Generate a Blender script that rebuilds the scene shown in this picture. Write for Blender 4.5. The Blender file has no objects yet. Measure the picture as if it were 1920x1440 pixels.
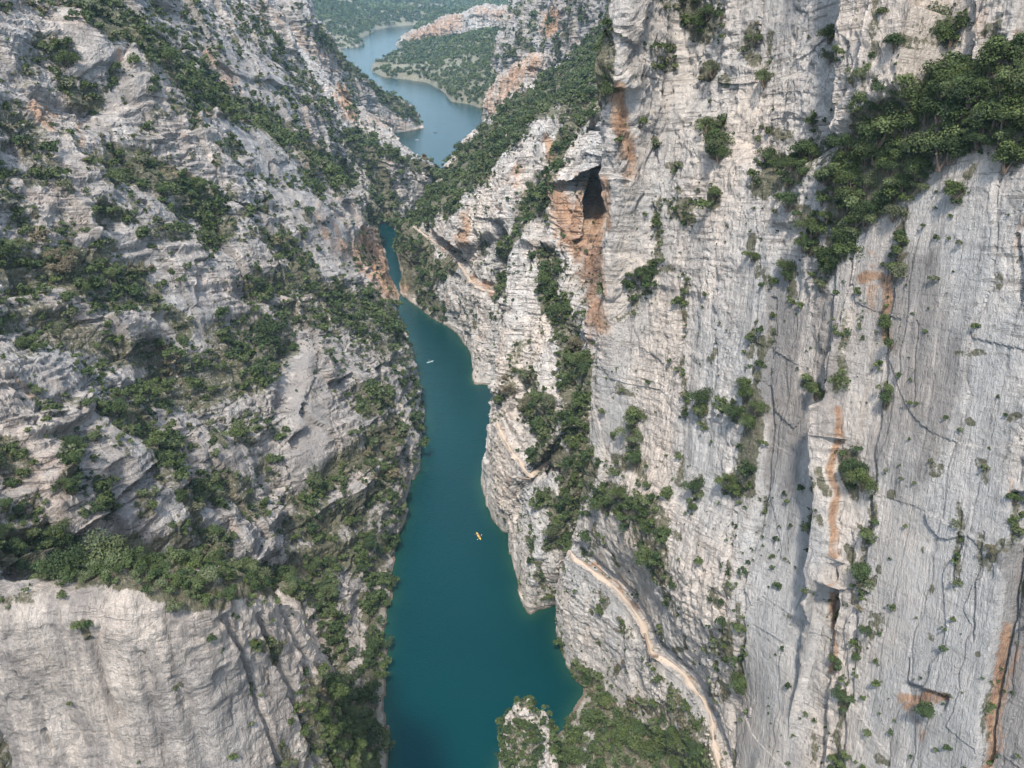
import bpy, math, random
import numpy as np
from mathutils import Vector, Matrix

# ------------------------------------------------------------------ camera, sky, sun
F_PX = 1478.0                      # focal length in photo pixels (photo is 1920 x 1440)
H = 200.0                          # drone height above the water
PITCH = math.radians(30)
SP, CP = math.sin(PITCH), math.cos(PITCH)
scene = bpy.context.scene
cam_d = bpy.data.cameras.new("camera"); cam = bpy.data.objects.new("camera", cam_d)
scene.collection.objects.link(cam); scene.camera = cam
cam.location = (0, 0, H); cam.rotation_euler = (math.radians(60), 0, 0)
cam_d.sensor_width = 36; cam_d.lens = F_PX / 1920 * 36
cam_d.clip_start = 1; cam_d.clip_end = 60000

SUN_DIR = Vector((-0.09, -0.45, 0.86)).normalized()
world = bpy.data.worlds.new("World"); scene.world = world; world.use_nodes = True
wn = world.node_tree; bg = wn.nodes["Background"]
sky = wn.nodes.new("ShaderNodeTexSky"); sky.sky_type = 'NISHITA'; sky.sun_disc = False
sky.sun_elevation = math.asin(SUN_DIR.z); sky.sun_rotation = math.atan2(SUN_DIR.x, SUN_DIR.y)
sky.air_density = 1.0; sky.dust_density = 2.5; sky.ozone_density = 1.0
tc = wn.nodes.new("ShaderNodeTexCoord"); cn = wn.nodes.new("ShaderNodeTexNoise"); cn.inputs["Scale"].default_value = 2.2; cn.inputs["Detail"].default_value = 8; cn.inputs["Roughness"].default_value = .6
wn.links.new(tc.outputs["Generated"], cn.inputs["Vector"]); cramp = wn.nodes.new("ShaderNodeValToRGB"); cramp.color_ramp.elements[0].position = .46; cramp.color_ramp.elements[1].position = .68
wn.links.new(cn.outputs["Fac"], cramp.inputs[0]); cmix = wn.nodes.new("ShaderNodeMix"); cmix.data_type = 'RGBA'; cmix.inputs[7].default_value = (7.6, 9.2, 10.9, 1)
gn = wn.nodes.new("ShaderNodeSeparateXYZ"); wn.links.new(tc.outputs["Generated"], gn.inputs[0]); gr = wn.nodes.new("ShaderNodeMapRange"); gr.inputs[1].default_value = .03; gr.inputs[2].default_value = .38; gr.inputs[3].default_value = .95; gr.inputs[4].default_value = 0
wn.links.new(gn.outputs[2], gr.inputs[0]); mx = wn.nodes.new("ShaderNodeMath"); mx.operation = 'MAXIMUM'; wn.links.new(cramp.outputs[0], mx.inputs[0]); wn.links.new(gr.outputs[0], mx.inputs[1]); wn.links.new(mx.outputs[0], cmix.inputs[0]); wn.links.new(sky.outputs[0], cmix.inputs[6]); wn.links.new(cmix.outputs[2], bg.inputs[0]); bg.inputs[1].default_value = 0.15
sd = bpy.data.lights.new("sun", 'SUN'); sun = bpy.data.objects.new("sun", sd); scene.collection.objects.link(sun)
sd.energy = 2.8; sd.angle = math.radians(5); sd.color = (1.0, 0.905, 0.785)
sun.rotation_euler = SUN_DIR.to_track_quat('Z', 'Y').to_euler()
scene.view_settings.view_transform = 'Standard'; scene.view_settings.look = 'None'
scene.view_settings.exposure = 1.17
scene.cycles.max_bounces = 6; scene.cycles.diffuse_bounces = 3
scene.cycles.volume_bounces = 0

random.seed(7); rng = np.random.default_rng(11)
f32 = np.float32
# ------------------------------------------------------------------ pixel <-> world helpers (authoring only)
def ray(u, v):
    a = (v - 720) / F_PX
    return np.array([(u - 960) / F_PX, CP - a * SP, -SP - a * CP])
def P(u, v, y):                     # point on the pixel ray at plan distance y
    r = ray(u, v); t = y / r[1]
    return np.array([r[0] * t, y, H + r[2] * t])
def W(u, v, dz=0.0):                # pixel ray meets the water
    r = ray(u, v); t = -H / r[2]
    return np.array([r[0] * t, r[1] * t, dz])
def PZ(u, v, z):
    r = ray(u, v); t = (z - H) / r[2]
    return np.array([r[0] * t, r[1] * t, z])
def X(x, y, z): return np.array([x, y, z], float)
def project(p):
    x, y, z = p[..., 0], p[..., 1], p[..., 2] - H
    zc = np.maximum(y * CP - z * SP, 1.0); dn = -y * SP - z * CP
    return 960 + F_PX * x / zc, 720 + F_PX * dn / zc, zc

# ------------------------------------------------------------------ noise
TAB = rng.random((64, 64, 64)).astype(f32)
TABF = TAB.ravel()
def vnoise(p, off=0.0):             # value noise, p (...,3) in lattice units, 0..1
    q = p + off; i = np.floor(q); f = (q - i).astype(f32); i = i.astype(np.int64) & 63
    f = f * f * (3 - 2 * f)
    x0, y0, z0 = i[..., 0] * 4096, i[..., 1] * 64, i[..., 2]
    x1, y1, z1 = ((i[..., 0] + 1) & 63) * 4096, ((i[..., 1] + 1) & 63) * 64, (i[..., 2] + 1) & 63
    fx, fy, fz = f[..., 0], f[..., 1], f[..., 2]
    def L(a, b, t): return a + (b - a) * t
    c00 = L(TABF[x0 + y0 + z0], TABF[x1 + y0 + z0], fx); c10 = L(TABF[x0 + y1 + z0], TABF[x1 + y1 + z0], fx)
    c01 = L(TABF[x0 + y0 + z1], TABF[x1 + y0 + z1], fx); c11 = L(TABF[x0 + y1 + z1], TABF[x1 + y1 + z1], fx)
    return L(L(c00, c10, fy), L(c01, c11, fy), fz)
def fbm(p, scale, octs=4, off=0.0, gain=0.5):   # about -1..1
    s = 0; a = 1; tot = 0; q = p / scale
    for o in range(octs):
        s = s + a * (vnoise(q, off + 17.3 * o) * 2 - 1); tot += a; a *= gain; q = q * 2.03
    return s / tot * 1.6
def ridged(p, scale, octs=3, off=0.0):
    s = 0; a = 1; tot = 0; q = p / scale
    for o in range(octs):
        s = s + a * (1 - np.abs(vnoise(q, off + 9.7 * o) * 2 - 1) * 2); tot += a; a *= 0.5; q = q * 2.1
    return s / tot
def cellhash(i, j, k, off=0):
    return TABF[((i.astype(np.int64) + off) & 63) * 4096 + ((j.astype(np.int64) + 3 * off) & 63) * 64 + ((k.astype(np.int64) + 7 * off) & 63)]
def smooth(a, b, x): 
    t = np.clip((x - a) / (b - a), 0, 1); return t * t * (3 - 2 * t)

# bedding frame: beds rise towards the camera
DIP = math.radians(17)
def bedding(p):
    b = p[..., 2] * math.cos(DIP) + p[..., 1] * math.sin(DIP) + 0.10 * p[..., 0]
    a = p[..., 1] * math.cos(DIP) - p[..., 2] * math.sin(DIP)
    return p[..., 0], a, b

def seg_dist(u, v, pts):
    best = np.full(u.shape, 1e9, f32)
    for (x0, y0), (x1, y1) in zip(pts[:-1], pts[1:]):
        dx, dy = x1 - x0, y1 - y0; L2 = dx * dx + dy * dy + 1e-9
        t = np.clip(((u - x0) * dx + (v - y0) * dy) / L2, 0, 1)
        best = np.minimum(best, np.hypot(u - x0 - t * dx, v - y0 - t * dy))
    return best
def in_poly(u, v, pts):
    ins = np.zeros(u.shape, bool); n = len(pts)
    for k in range(n):
        x0, y0 = pts[k]; x1, y1 = pts[(k + 1) % n]
        if y0 == y1: continue
        c = ((y0 > v) != (y1 > v)) & (u < (x1 - x0) * (v - y0) / (y1 - y0) + x0)
        ins ^= c
    return ins
def poly_mask(u, v, pts, soft):     # 1 inside, fading over soft px outside
    d = seg_dist(u, v, list(pts) + [pts[0]]); ins = in_poly(u, v, pts)
    return np.where(ins, 1.0, np.clip(1 - d / soft, 0, 1)).astype(f32)

# ------------------------------------------------------------------ loft
def cr(pts, t):                     # Catmull-Rom on axis 0
    n = pts.shape[0]; i = np.clip(np.floor(t).astype(int), 0, n - 2); f = (t - i)
    f = f.reshape((-1,) + (1,) * (pts.ndim - 1))
    p0 = pts[np.maximum(i - 1, 0)]; p1 = pts[i]; p2 = pts[i + 1]; p3 = pts[np.minimum(i + 2, n - 1)]
    return 0.5 * ((2 * p1) + (-p0 + p2) * f + (2 * p0 - 5 * p1 + 4 * p2 - p3) * f ** 2 + (-p0 + 3 * p1 - 3 * p2 + p3) * f ** 3)
def lin(pts, t):
    n = pts.shape[0]; i = np.clip(np.floor(t).astype(int), 0, n - 2); f = (t - i).reshape((-1,) + (1,) * (pts.ndim - 1))
    return pts[i] * (1 - f) + pts[i + 1] * f
def reparam(net, axis, step, fn, cap):
    m = net.shape[axis]; tt = np.linspace(0, m - 1, (m - 1) * 8 + 1)
    q = np.moveaxis(net, axis, 0); c = fn(q, tt)
    d = np.linalg.norm(np.diff(c, axis=0), axis=-1)
    mid = 0.5 * (c[1:] + c[:-1]); u, v, zc = project(mid)
    dist = np.linalg.norm(mid - np.array([0, 0, H]), axis=-1)
    vis = ((u > -60) & (u < 1980) & (v > -60) & (v < 1500) & (mid[..., 2] > -3) & (mid[..., 1] > 10))
    ang = d / dist * F_PX * np.where(vis, 1.0, 0.12)
    s = np.percentile(ang, 85, axis=1) if ang.shape[1] > 1 else ang[:, 0]
    cum = np.concatenate([[0], np.cumsum(s)]); n = int(min(cap, max(12, cum[-1] / step)))
    return np.interp(np.linspace(0, cum[-1], n), cum, tt)
def loft(cols, step=1.9, cap=900, up='lin'):
    net = np.array(cols, float)                       # [col][row][3]
    fu = cr if up == 'cr' else lin
    ta = reparam(net, 0, step, cr, cap); tb = reparam(net, 1, step, fu, cap)
    g = cr(net, ta); g = np.moveaxis(fu(np.moveaxis(g, 1, 0), tb), 0, 1)
    return np.ascontiguousarray(g)
def grid_normals(g):
    du = np.gradient(g, axis=0); dv = np.gradient(g, axis=1)
    n = np.cross(du, dv); n /= np.linalg.norm(n, axis=-1, keepdims=True) + 1e-9
    return n
def blur(a, k):
    for _ in range(k):
        b = a.copy(); b[1:-1] = (a[:-2] + 2 * a[1:-1] + a[2:]) / 4; a = b
        b = a.copy(); b[:, 1:-1] = (a[:, :-2] + 2 * a[:, 1:-1] + a[:, 2:]) / 4; a = b
    return a

# ------------------------------------------------------------------ mesh output
def mesh_from(name, verts, faces_quads, smooth_shade=False, attrs=None, mats=()):
    me = bpy.data.meshes.new(name); nv = len(verts); nf = len(faces_quads); k = faces_quads.shape[1]
    me.vertices.add(nv); me.vertices.foreach_set("co", np.ascontiguousarray(verts, f32).ravel())
    me.loops.add(nf * k); me.loops.foreach_set("vertex_index", np.ascontiguousarray(faces_quads, np.int32).ravel())
    me.polygons.add(nf); me.polygons.foreach_set("loop_start", np.arange(0, nf * k, k, dtype=np.int32))
    me.polygons.foreach_set("use_smooth", np.full(nf, smooth_shade))
    me.update(calc_edges=True)
    for nm, arr in (attrs or {}).items():
        at = me.attributes.new(nm, 'FLOAT', 'POINT'); at.data.foreach_set("value", np.ascontiguousarray(arr, f32).ravel())
    for m in mats: me.materials.append(m)
    return me
def add_obj(name, me, parent=None):
    o = bpy.data.objects.new(name, me); scene.collection.objects.link(o)
    if parent: o.parent = parent
    return o
def tag(o, label=None, cat=None, group=None, kind=None):
    if label: o["label"] = label
    if cat: o["category"] = cat
    if group: o["group"] = group
    if kind: o["kind"] = kind
    return o
def empty(name, loc=(0, 0, 0)):
    o = bpy.data.objects.new(name, None); scene.collection.objects.link(o); o.location = loc; return o
# ------------------------------------------------------------------ materials
class NT:
    def __init__(s, name):
        s.m = bpy.data.materials.new(name); s.m.use_nodes = True; s.t = s.m.node_tree
        s.b = s.t.nodes["Principled BSDF"]; s.out = s.t.nodes["Material Output"]
    def n(s, typ, **kw):
        nd = s.t.nodes.new("ShaderNode" + typ)
        for k, v in kw.items(): setattr(nd, k, v)
        return nd
    def l(s, a, b): s.t.links.new(a, b)
    def attr(s, name): return s.n("Attribute", attribute_name=name).outputs["Fac"]
    def math(s, op, a, b=None, c=None, clamp=False):
        nd = s.n("Math", operation=op, use_clamp=clamp)
        for i, q in enumerate((a, b, c)):
            if q is None: continue
            if isinstance(q, (int, float)): nd.inputs[i].default_value = q
            else: s.l(q, nd.inputs[i])
        return nd.outputs[0]
    def noise(s, vec, scale, detail=4, rough=0.55, dist=0.0):
        nd = s.n("TexNoise"); nd.inputs["Scale"].default_value = scale; nd.inputs["Detail"].default_value = detail
        nd.inputs["Roughness"].default_value = rough; nd.inputs["Distortion"].default_value = dist
        s.l(vec, nd.inputs["Vector"]); return nd.outputs["Fac"]
    def scalev(s, vec, xyz):
        nd = s.n("Vector Math".replace(" ", ""), operation='MULTIPLY') if False else s.n("VectorMath", operation='MULTIPLY')
        s.l(vec, nd.inputs[0]); nd.inputs[1].default_value = xyz; return nd.outputs[0]
    def ramp(s, fac, stops, interp='LINEAR'):
        nd = s.n("ValToRGB"); cr_ = nd.color_ramp; cr_.interpolation = interp
        while len(cr_.elements) < len(stops): cr_.elements.new(0.5)
        for e, (p, c) in zip(cr_.elements, stops):
            e.position = p; e.color = (c, c, c, 1) if isinstance(c, (int, float)) else (*c, 1)
        s.l(fac, nd.inputs[0]); return nd.outputs[0]
    def mix(s, fac, a, b, mode='MIX'):
        nd = s.n("Mix", data_type='RGBA', blend_type=mode)
        if isinstance(fac, (int, float)): nd.inputs[0].default_value = fac
        else: s.l(fac, nd.inputs[0])
        for i, q in ((6, a), (7, b)):
            if isinstance(q, tuple): nd.inputs[i].default_value = (*q, 1)
            else: s.l(q, nd.inputs[i])
        return nd.outputs[2]
    def bump(s, h, strength, dist, normal=None):
        nd = s.n("Bump"); nd.inputs["Strength"].default_value = strength; nd.inputs["Distance"].default_value = dist
        s.l(h, nd.inputs["Height"])
        if normal is not None: s.l(normal, nd.inputs["Normal"])
        return nd.outputs[0]

def rock_material():
    k = NT("limestone"); b = k.b
    pos = k.n("NewGeometry").outputs["Position"]
    rot = k.n("VectorRotate", rotation_type='X_AXIS'); rot.inputs["Angle"].default_value = DIP
    k.l(pos, rot.inputs["Vector"]); bed = rot.outputs[0]
    orange, soil, warm, rough, grey = (k.attr(a) for a in ("orange", "soil", "warm", "rough", "dark"))
    # big patches: cool blue grey against warm pinkish white
    n1 = k.noise(k.scalev(bed, (1, 1, 0.6)), 0.035, 6, 0.62)
    n2 = k.noise(k.scalev(bed, (1, 1, 0.35)), 0.22, 8, 0.72, 0.3)
    warmf = k.math('ADD', k.math('MULTIPLY', k.math('SUBTRACT', n1, 0.5), 3.4), k.math('MULTIPLY', k.math('SUBTRACT', n2, 0.5), 1.6))
    warmf = k.math('ADD', warmf, warm, clamp=True)
    cool = k.ramp(n2, [(0.25, (0.34, 0.335, 0.335)), (0.5, (0.50, 0.495, 0.49)), (0.75, (0.62, 0.615, 0.61))])
    wcol = k.ramp(n2, [(0.2, (0.38, 0.315, 0.265)), (0.5, (0.62, 0.545, 0.48)), (0.8, (0.76, 0.69, 0.61))])
    col = k.mix(warmf, cool, wcol)
    # fine mottling
    n3 = k.noise(bed, 1.3, 8, 0.7)
    col = k.mix(k.math('ADD', 0.45, k.math('MULTIPLY', rough, 0.35), clamp=True), col, k.ramp(n3, [(0.30, 0.48), (0.44, 0.92), (0.55, 1.02), (0.70, 1.22)]), 'MULTIPLY')
    n8 = k.noise(k.scalev(bed, (1, 1, 2.2)), 0.55, 6, 0.78, 0.2)
    col = k.mix(k.math('MULTIPLY', rough, 0.6), col, k.ramp(n8, [(0.34, 0.55), (0.46, 1.0), (0.64, 1.12)]), 'MULTIPLY')
    # dark lichen films that run down the beds, thicker where shade is painted in
    n4 = k.noise(k.scalev(bed, (1, 1, 0.13)), 0.35, 6, 0.65, 0.5)
    film = k.ramp(k.math('ADD', n4, k.math('MULTIPLY', grey, 0.35)), [(0.55, 0.0), (0.75, 1.0)])
    col = k.mix(k.math('MULTIPLY', film, 0.6), col, (0.19, 0.18, 0.178))
    # orange iron stains
    n5 = k.noise(k.scalev(bed, (1, 1, 0.3)), 0.16, 7, 0.7, 0.4)
    of = k.ramp(k.math('ADD', k.math('MULTIPLY', orange, 0.85), k.math('ADD', k.math('MULTIPLY', k.math('SUBTRACT', n5, 0.5), 1.3), k.math('MULTIPLY', k.math('SUBTRACT', n3, 0.5), 0.9))), [(0.37, 0.0), (0.56, 0.6), (0.85, 0.95)])
    spot = k.ramp(k.noise(k.scalev(bed, (1, 1, 0.7)), 0.055, 5, 0.65), [(0.57, 0.0), (0.72, 0.6)])
    of = k.math('MAXIMUM', of, k.math('MULTIPLY', spot, k.math('MULTIPLY', rough, 0.75)))
    ocol = k.ramp(k.math('ADD', k.math('MULTIPLY', n2, 0.5), k.math('MULTIPLY', n3, 0.5)), [(0.36, (0.13, 0.075, 0.05)), (0.5, (0.40, 0.24, 0.15)), (0.66, (0.60, 0.43, 0.30))])
    col = k.mix(of, col, ocol)
    # bedding partings (thin dark seams), broken up
    sb = k.noise(k.scalev(bed, (0.09, 0.09, 1.35)), 1.0, 6, 0.72, 0.35)
    seam = k.ramp(sb, [(0.395, 1.0), (0.44, 0.0)])
    patch = k.ramp(k.noise(bed, 0.12, 4, 0.6), [(0.36, 0.15), (0.55, 1.0)])
    seamf = k.math('MULTIPLY', seam, k.math('MULTIPLY', patch, k.math('ADD', k.math('MULTIPLY', rough, 0.75), 0.12)))
    # vertical joints
    jb = k.noise(k.scalev(bed, (1.0, 1.0, 0.045)), 0.8, 5, 0.75, 0.15)
    jointf = k.math('MULTIPLY', k.ramp(jb, [(0.33, 0.8), (0.385, 0.0)]), k.ramp(n2, [(0.35, 1.0), (0.6, 0.35)]))
    dk = k.math('MAXIMUM', seamf, jointf)
    col = k.mix(dk, col, (0.13, 0.12, 0.11))
    # soil pockets / grass between stones
    n6 = k.noise(bed, 0.8, 7, 0.75)
    sf = k.ramp(k.math('ADD', k.math('MULTIPLY', soil, 0.75), k.math('MULTIPLY', k.math('SUBTRACT', n6, 0.5), 2.0)), [(0.40, 0.0), (0.60, 1.0)])
    scol = k.ramp(k.noise(pos, 1.6, 5, 0.7), [(0.35, (0.045, 0.060, 0.028)), (0.5, (0.095, 0.100, 0.050)), (0.66, (0.20, 0.165, 0.105))])
    col = k.mix(k.math('MULTIPLY', sf, 0.85), col, scol)
    # pits with small tufts
    vo = k.n("TexVoronoi", feature='F1'); vo.inputs["Scale"].default_value = 0.75; vo.inputs["Randomness"].default_value = 1
    k.l(k.scalev(bed, (1, 1, 0.75)), vo.inputs["Vector"])
    pit = k.ramp(vo.outputs["Distance"], [(0.14, 1.0), (0.24, 0.0)])
    pm = k.ramp(k.noise(bed, 0.10, 4, 0.7), [(0.42, 0.0), (0.54, 1.0)])
    pitf = k.math('MULTIPLY', pit, k.math('MULTIPLY', pm, k.math('ADD', k.math('MULTIPLY', rough, 0.55), 0.25)))
    col = k.mix(pitf, col, (0.085, 0.09, 0.05))
    # pale scoured band and brown rim just above the water
    z = k.n("SeparateXYZ"); k.l(pos, z.inputs[0]); zz = k.math('ADD', z.outputs[2], k.math('MULTIPLY', k.math('SUBTRACT', n2, 0.5), 2.0))
    near = k.ramp(k.math('MULTIPLY', zz, 0.1), [(0.0, 1.0), (0.22, 0.9), (0.30, 0.0)])
    col = k.mix(k.math('MULTIPLY', near, k.ramp(rough, [(0.36, 0.0), (0.45, 0.55)])), col, (0.60, 0.55, 0.50))
    wet = k.ramp(k.math('MULTIPLY', zz, 0.1), [(0.0, 1.0), (0.06, 1.0), (0.10, 0.0)])
    col = k.mix(k.math('MULTIPLY', wet, k.ramp(rough, [(0.36, 0.2), (0.45, 0.75)])), col, (0.17, 0.12, 0.085))
    k.l(col, b.inputs["Base Color"]); b.inputs["Roughness"].default_value = 0.92
    b.inputs["Specular IOR Level"].default_value = 0.15
    h = k.math('ADD', k.math('MULTIPLY', n3, 0.7), k.math('MULTIPLY', k.noise(bed, 3.5, 6, 0.7), 0.35))
    h = k.math('SUBTRACT', h, k.math('MULTIPLY', dk, 0.5))
    h = k.math('SUBTRACT', h, k.math('MULTIPLY', pitf, 0.4))
    gr_ = k.noise(k.scalev(bed, (2.6, 2.6, 0.30)), 1.0, 5, 0.7, 0.3)
    h = k.math('ADD', h, k.math('MULTIPLY', gr_, k.math('SUBTRACT', 1.1, rough)))
    h2 = k.math('ADD', h, k.math('MULTIPLY', n2, 2.0))
    k.l(k.bump(h2, 1.0, 0.9), b.inputs["Normal"])
    return k.m

def leaf_material(name, per_object):
    k = NT(name); b = k.b
    if per_object:
        sx = k.n("SeparateColor"); k.l(k.n("ObjectInfo").outputs["Color"], sx.inputs[0]); tint = sx.outputs[0]
    else: tint = k.attr("tint")
    la = k.attr("leaf")
    base = k.ramp(tint, [(0.0, (0.024, 0.042, 0.017)), (0.3, (0.038, 0.060, 0.021)), (0.55, (0.058, 0.080, 0.025)),
                         (0.75, (0.070, 0.092, 0.038)), (0.90, (0.085, 0.095, 0.055)), (1.0, (0.12, 0.10, 0.065))])
    col = k.mix(1.0, base, k.ramp(la, [(0.0, 0.6), (0.5, 1.0), (1.0, 1.6)]), 'MULTIPLY')
    k.l(col, b.inputs["Base Color"]); b.inputs["Roughness"].default_value = 0.7; b.inputs["Specular IOR Level"].default_value = 0.25
    return k.m

def simple(name, c, rough=0.7, noise_amt=0.25, nscale=3.0, bump=0.0, spec=0.3):
    k = NT(name); pos = k.n("NewGeometry").outputs["Position"]
    n = k.noise(pos, nscale, 6, 0.65)
    lo = tuple(x * (1 - noise_amt) for x in c); hi = tuple(min(1, x * (1 + noise_amt)) for x in c)
    k.l(k.ramp(n, [(0.3, lo), (0.7, hi)]), k.b.inputs["Base Color"]); k.b.inputs["Roughness"].default_value = rough
    k.b.inputs["Specular IOR Level"].default_value = spec
    if bump: k.l(k.bump(n, 0.8, bump), k.b.inputs["Normal"])
    return k.m

def water_material():
    k = NT("lake_water"); pos = k.n("NewGeometry").outputs["Position"]
    sh = k.attr("shallow")
    n = k.noise(pos, 0.012, 3, 0.5)
    deep = k.ramp(n, [(0.3, (0.0, 0.022, 0.026)), (0.7, (0.0, 0.029, 0.032))])
    col = k.mix(sh, deep, (0.012, 0.048, 0.034))
    k.l(col, k.b.inputs["Base Color"]); k.b.inputs["Roughness"].default_value = 0.06; k.b.inputs["IOR"].default_value = 1.333
    k.b.inputs["Specular IOR Level"].default_value = 0.5; k.b.inputs["Specular Tint"].default_value = (.0, .50, .65, 1)
    w1 = k.noise(k.scalev(pos, (1.0, 2.2, 1)), 0.7, 5, 0.65, 0.8); w2 = k.noise(k.scalev(pos, (1, 2, 1)), 0.06, 3, 0.5)
    k.l(k.bump(k.math('ADD', w1, k.math('MULTIPLY', w2, 1.6)), 0.6, 0.32), k.b.inputs["Normal"])
    return k.m

MROCK = rock_material(); MLEAF = leaf_material("foliage", True); MLEAFS = leaf_material("foliage_mass", False)
MWATER = water_material(); MPATH = simple("gravel_path", (0.43, 0.355, 0.29), 0.95, 0.12, 1.2, 0.1)
MBARK = simple("bark", (0.13, 0.10, 0.08), 0.9, 0.3, 6)
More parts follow.
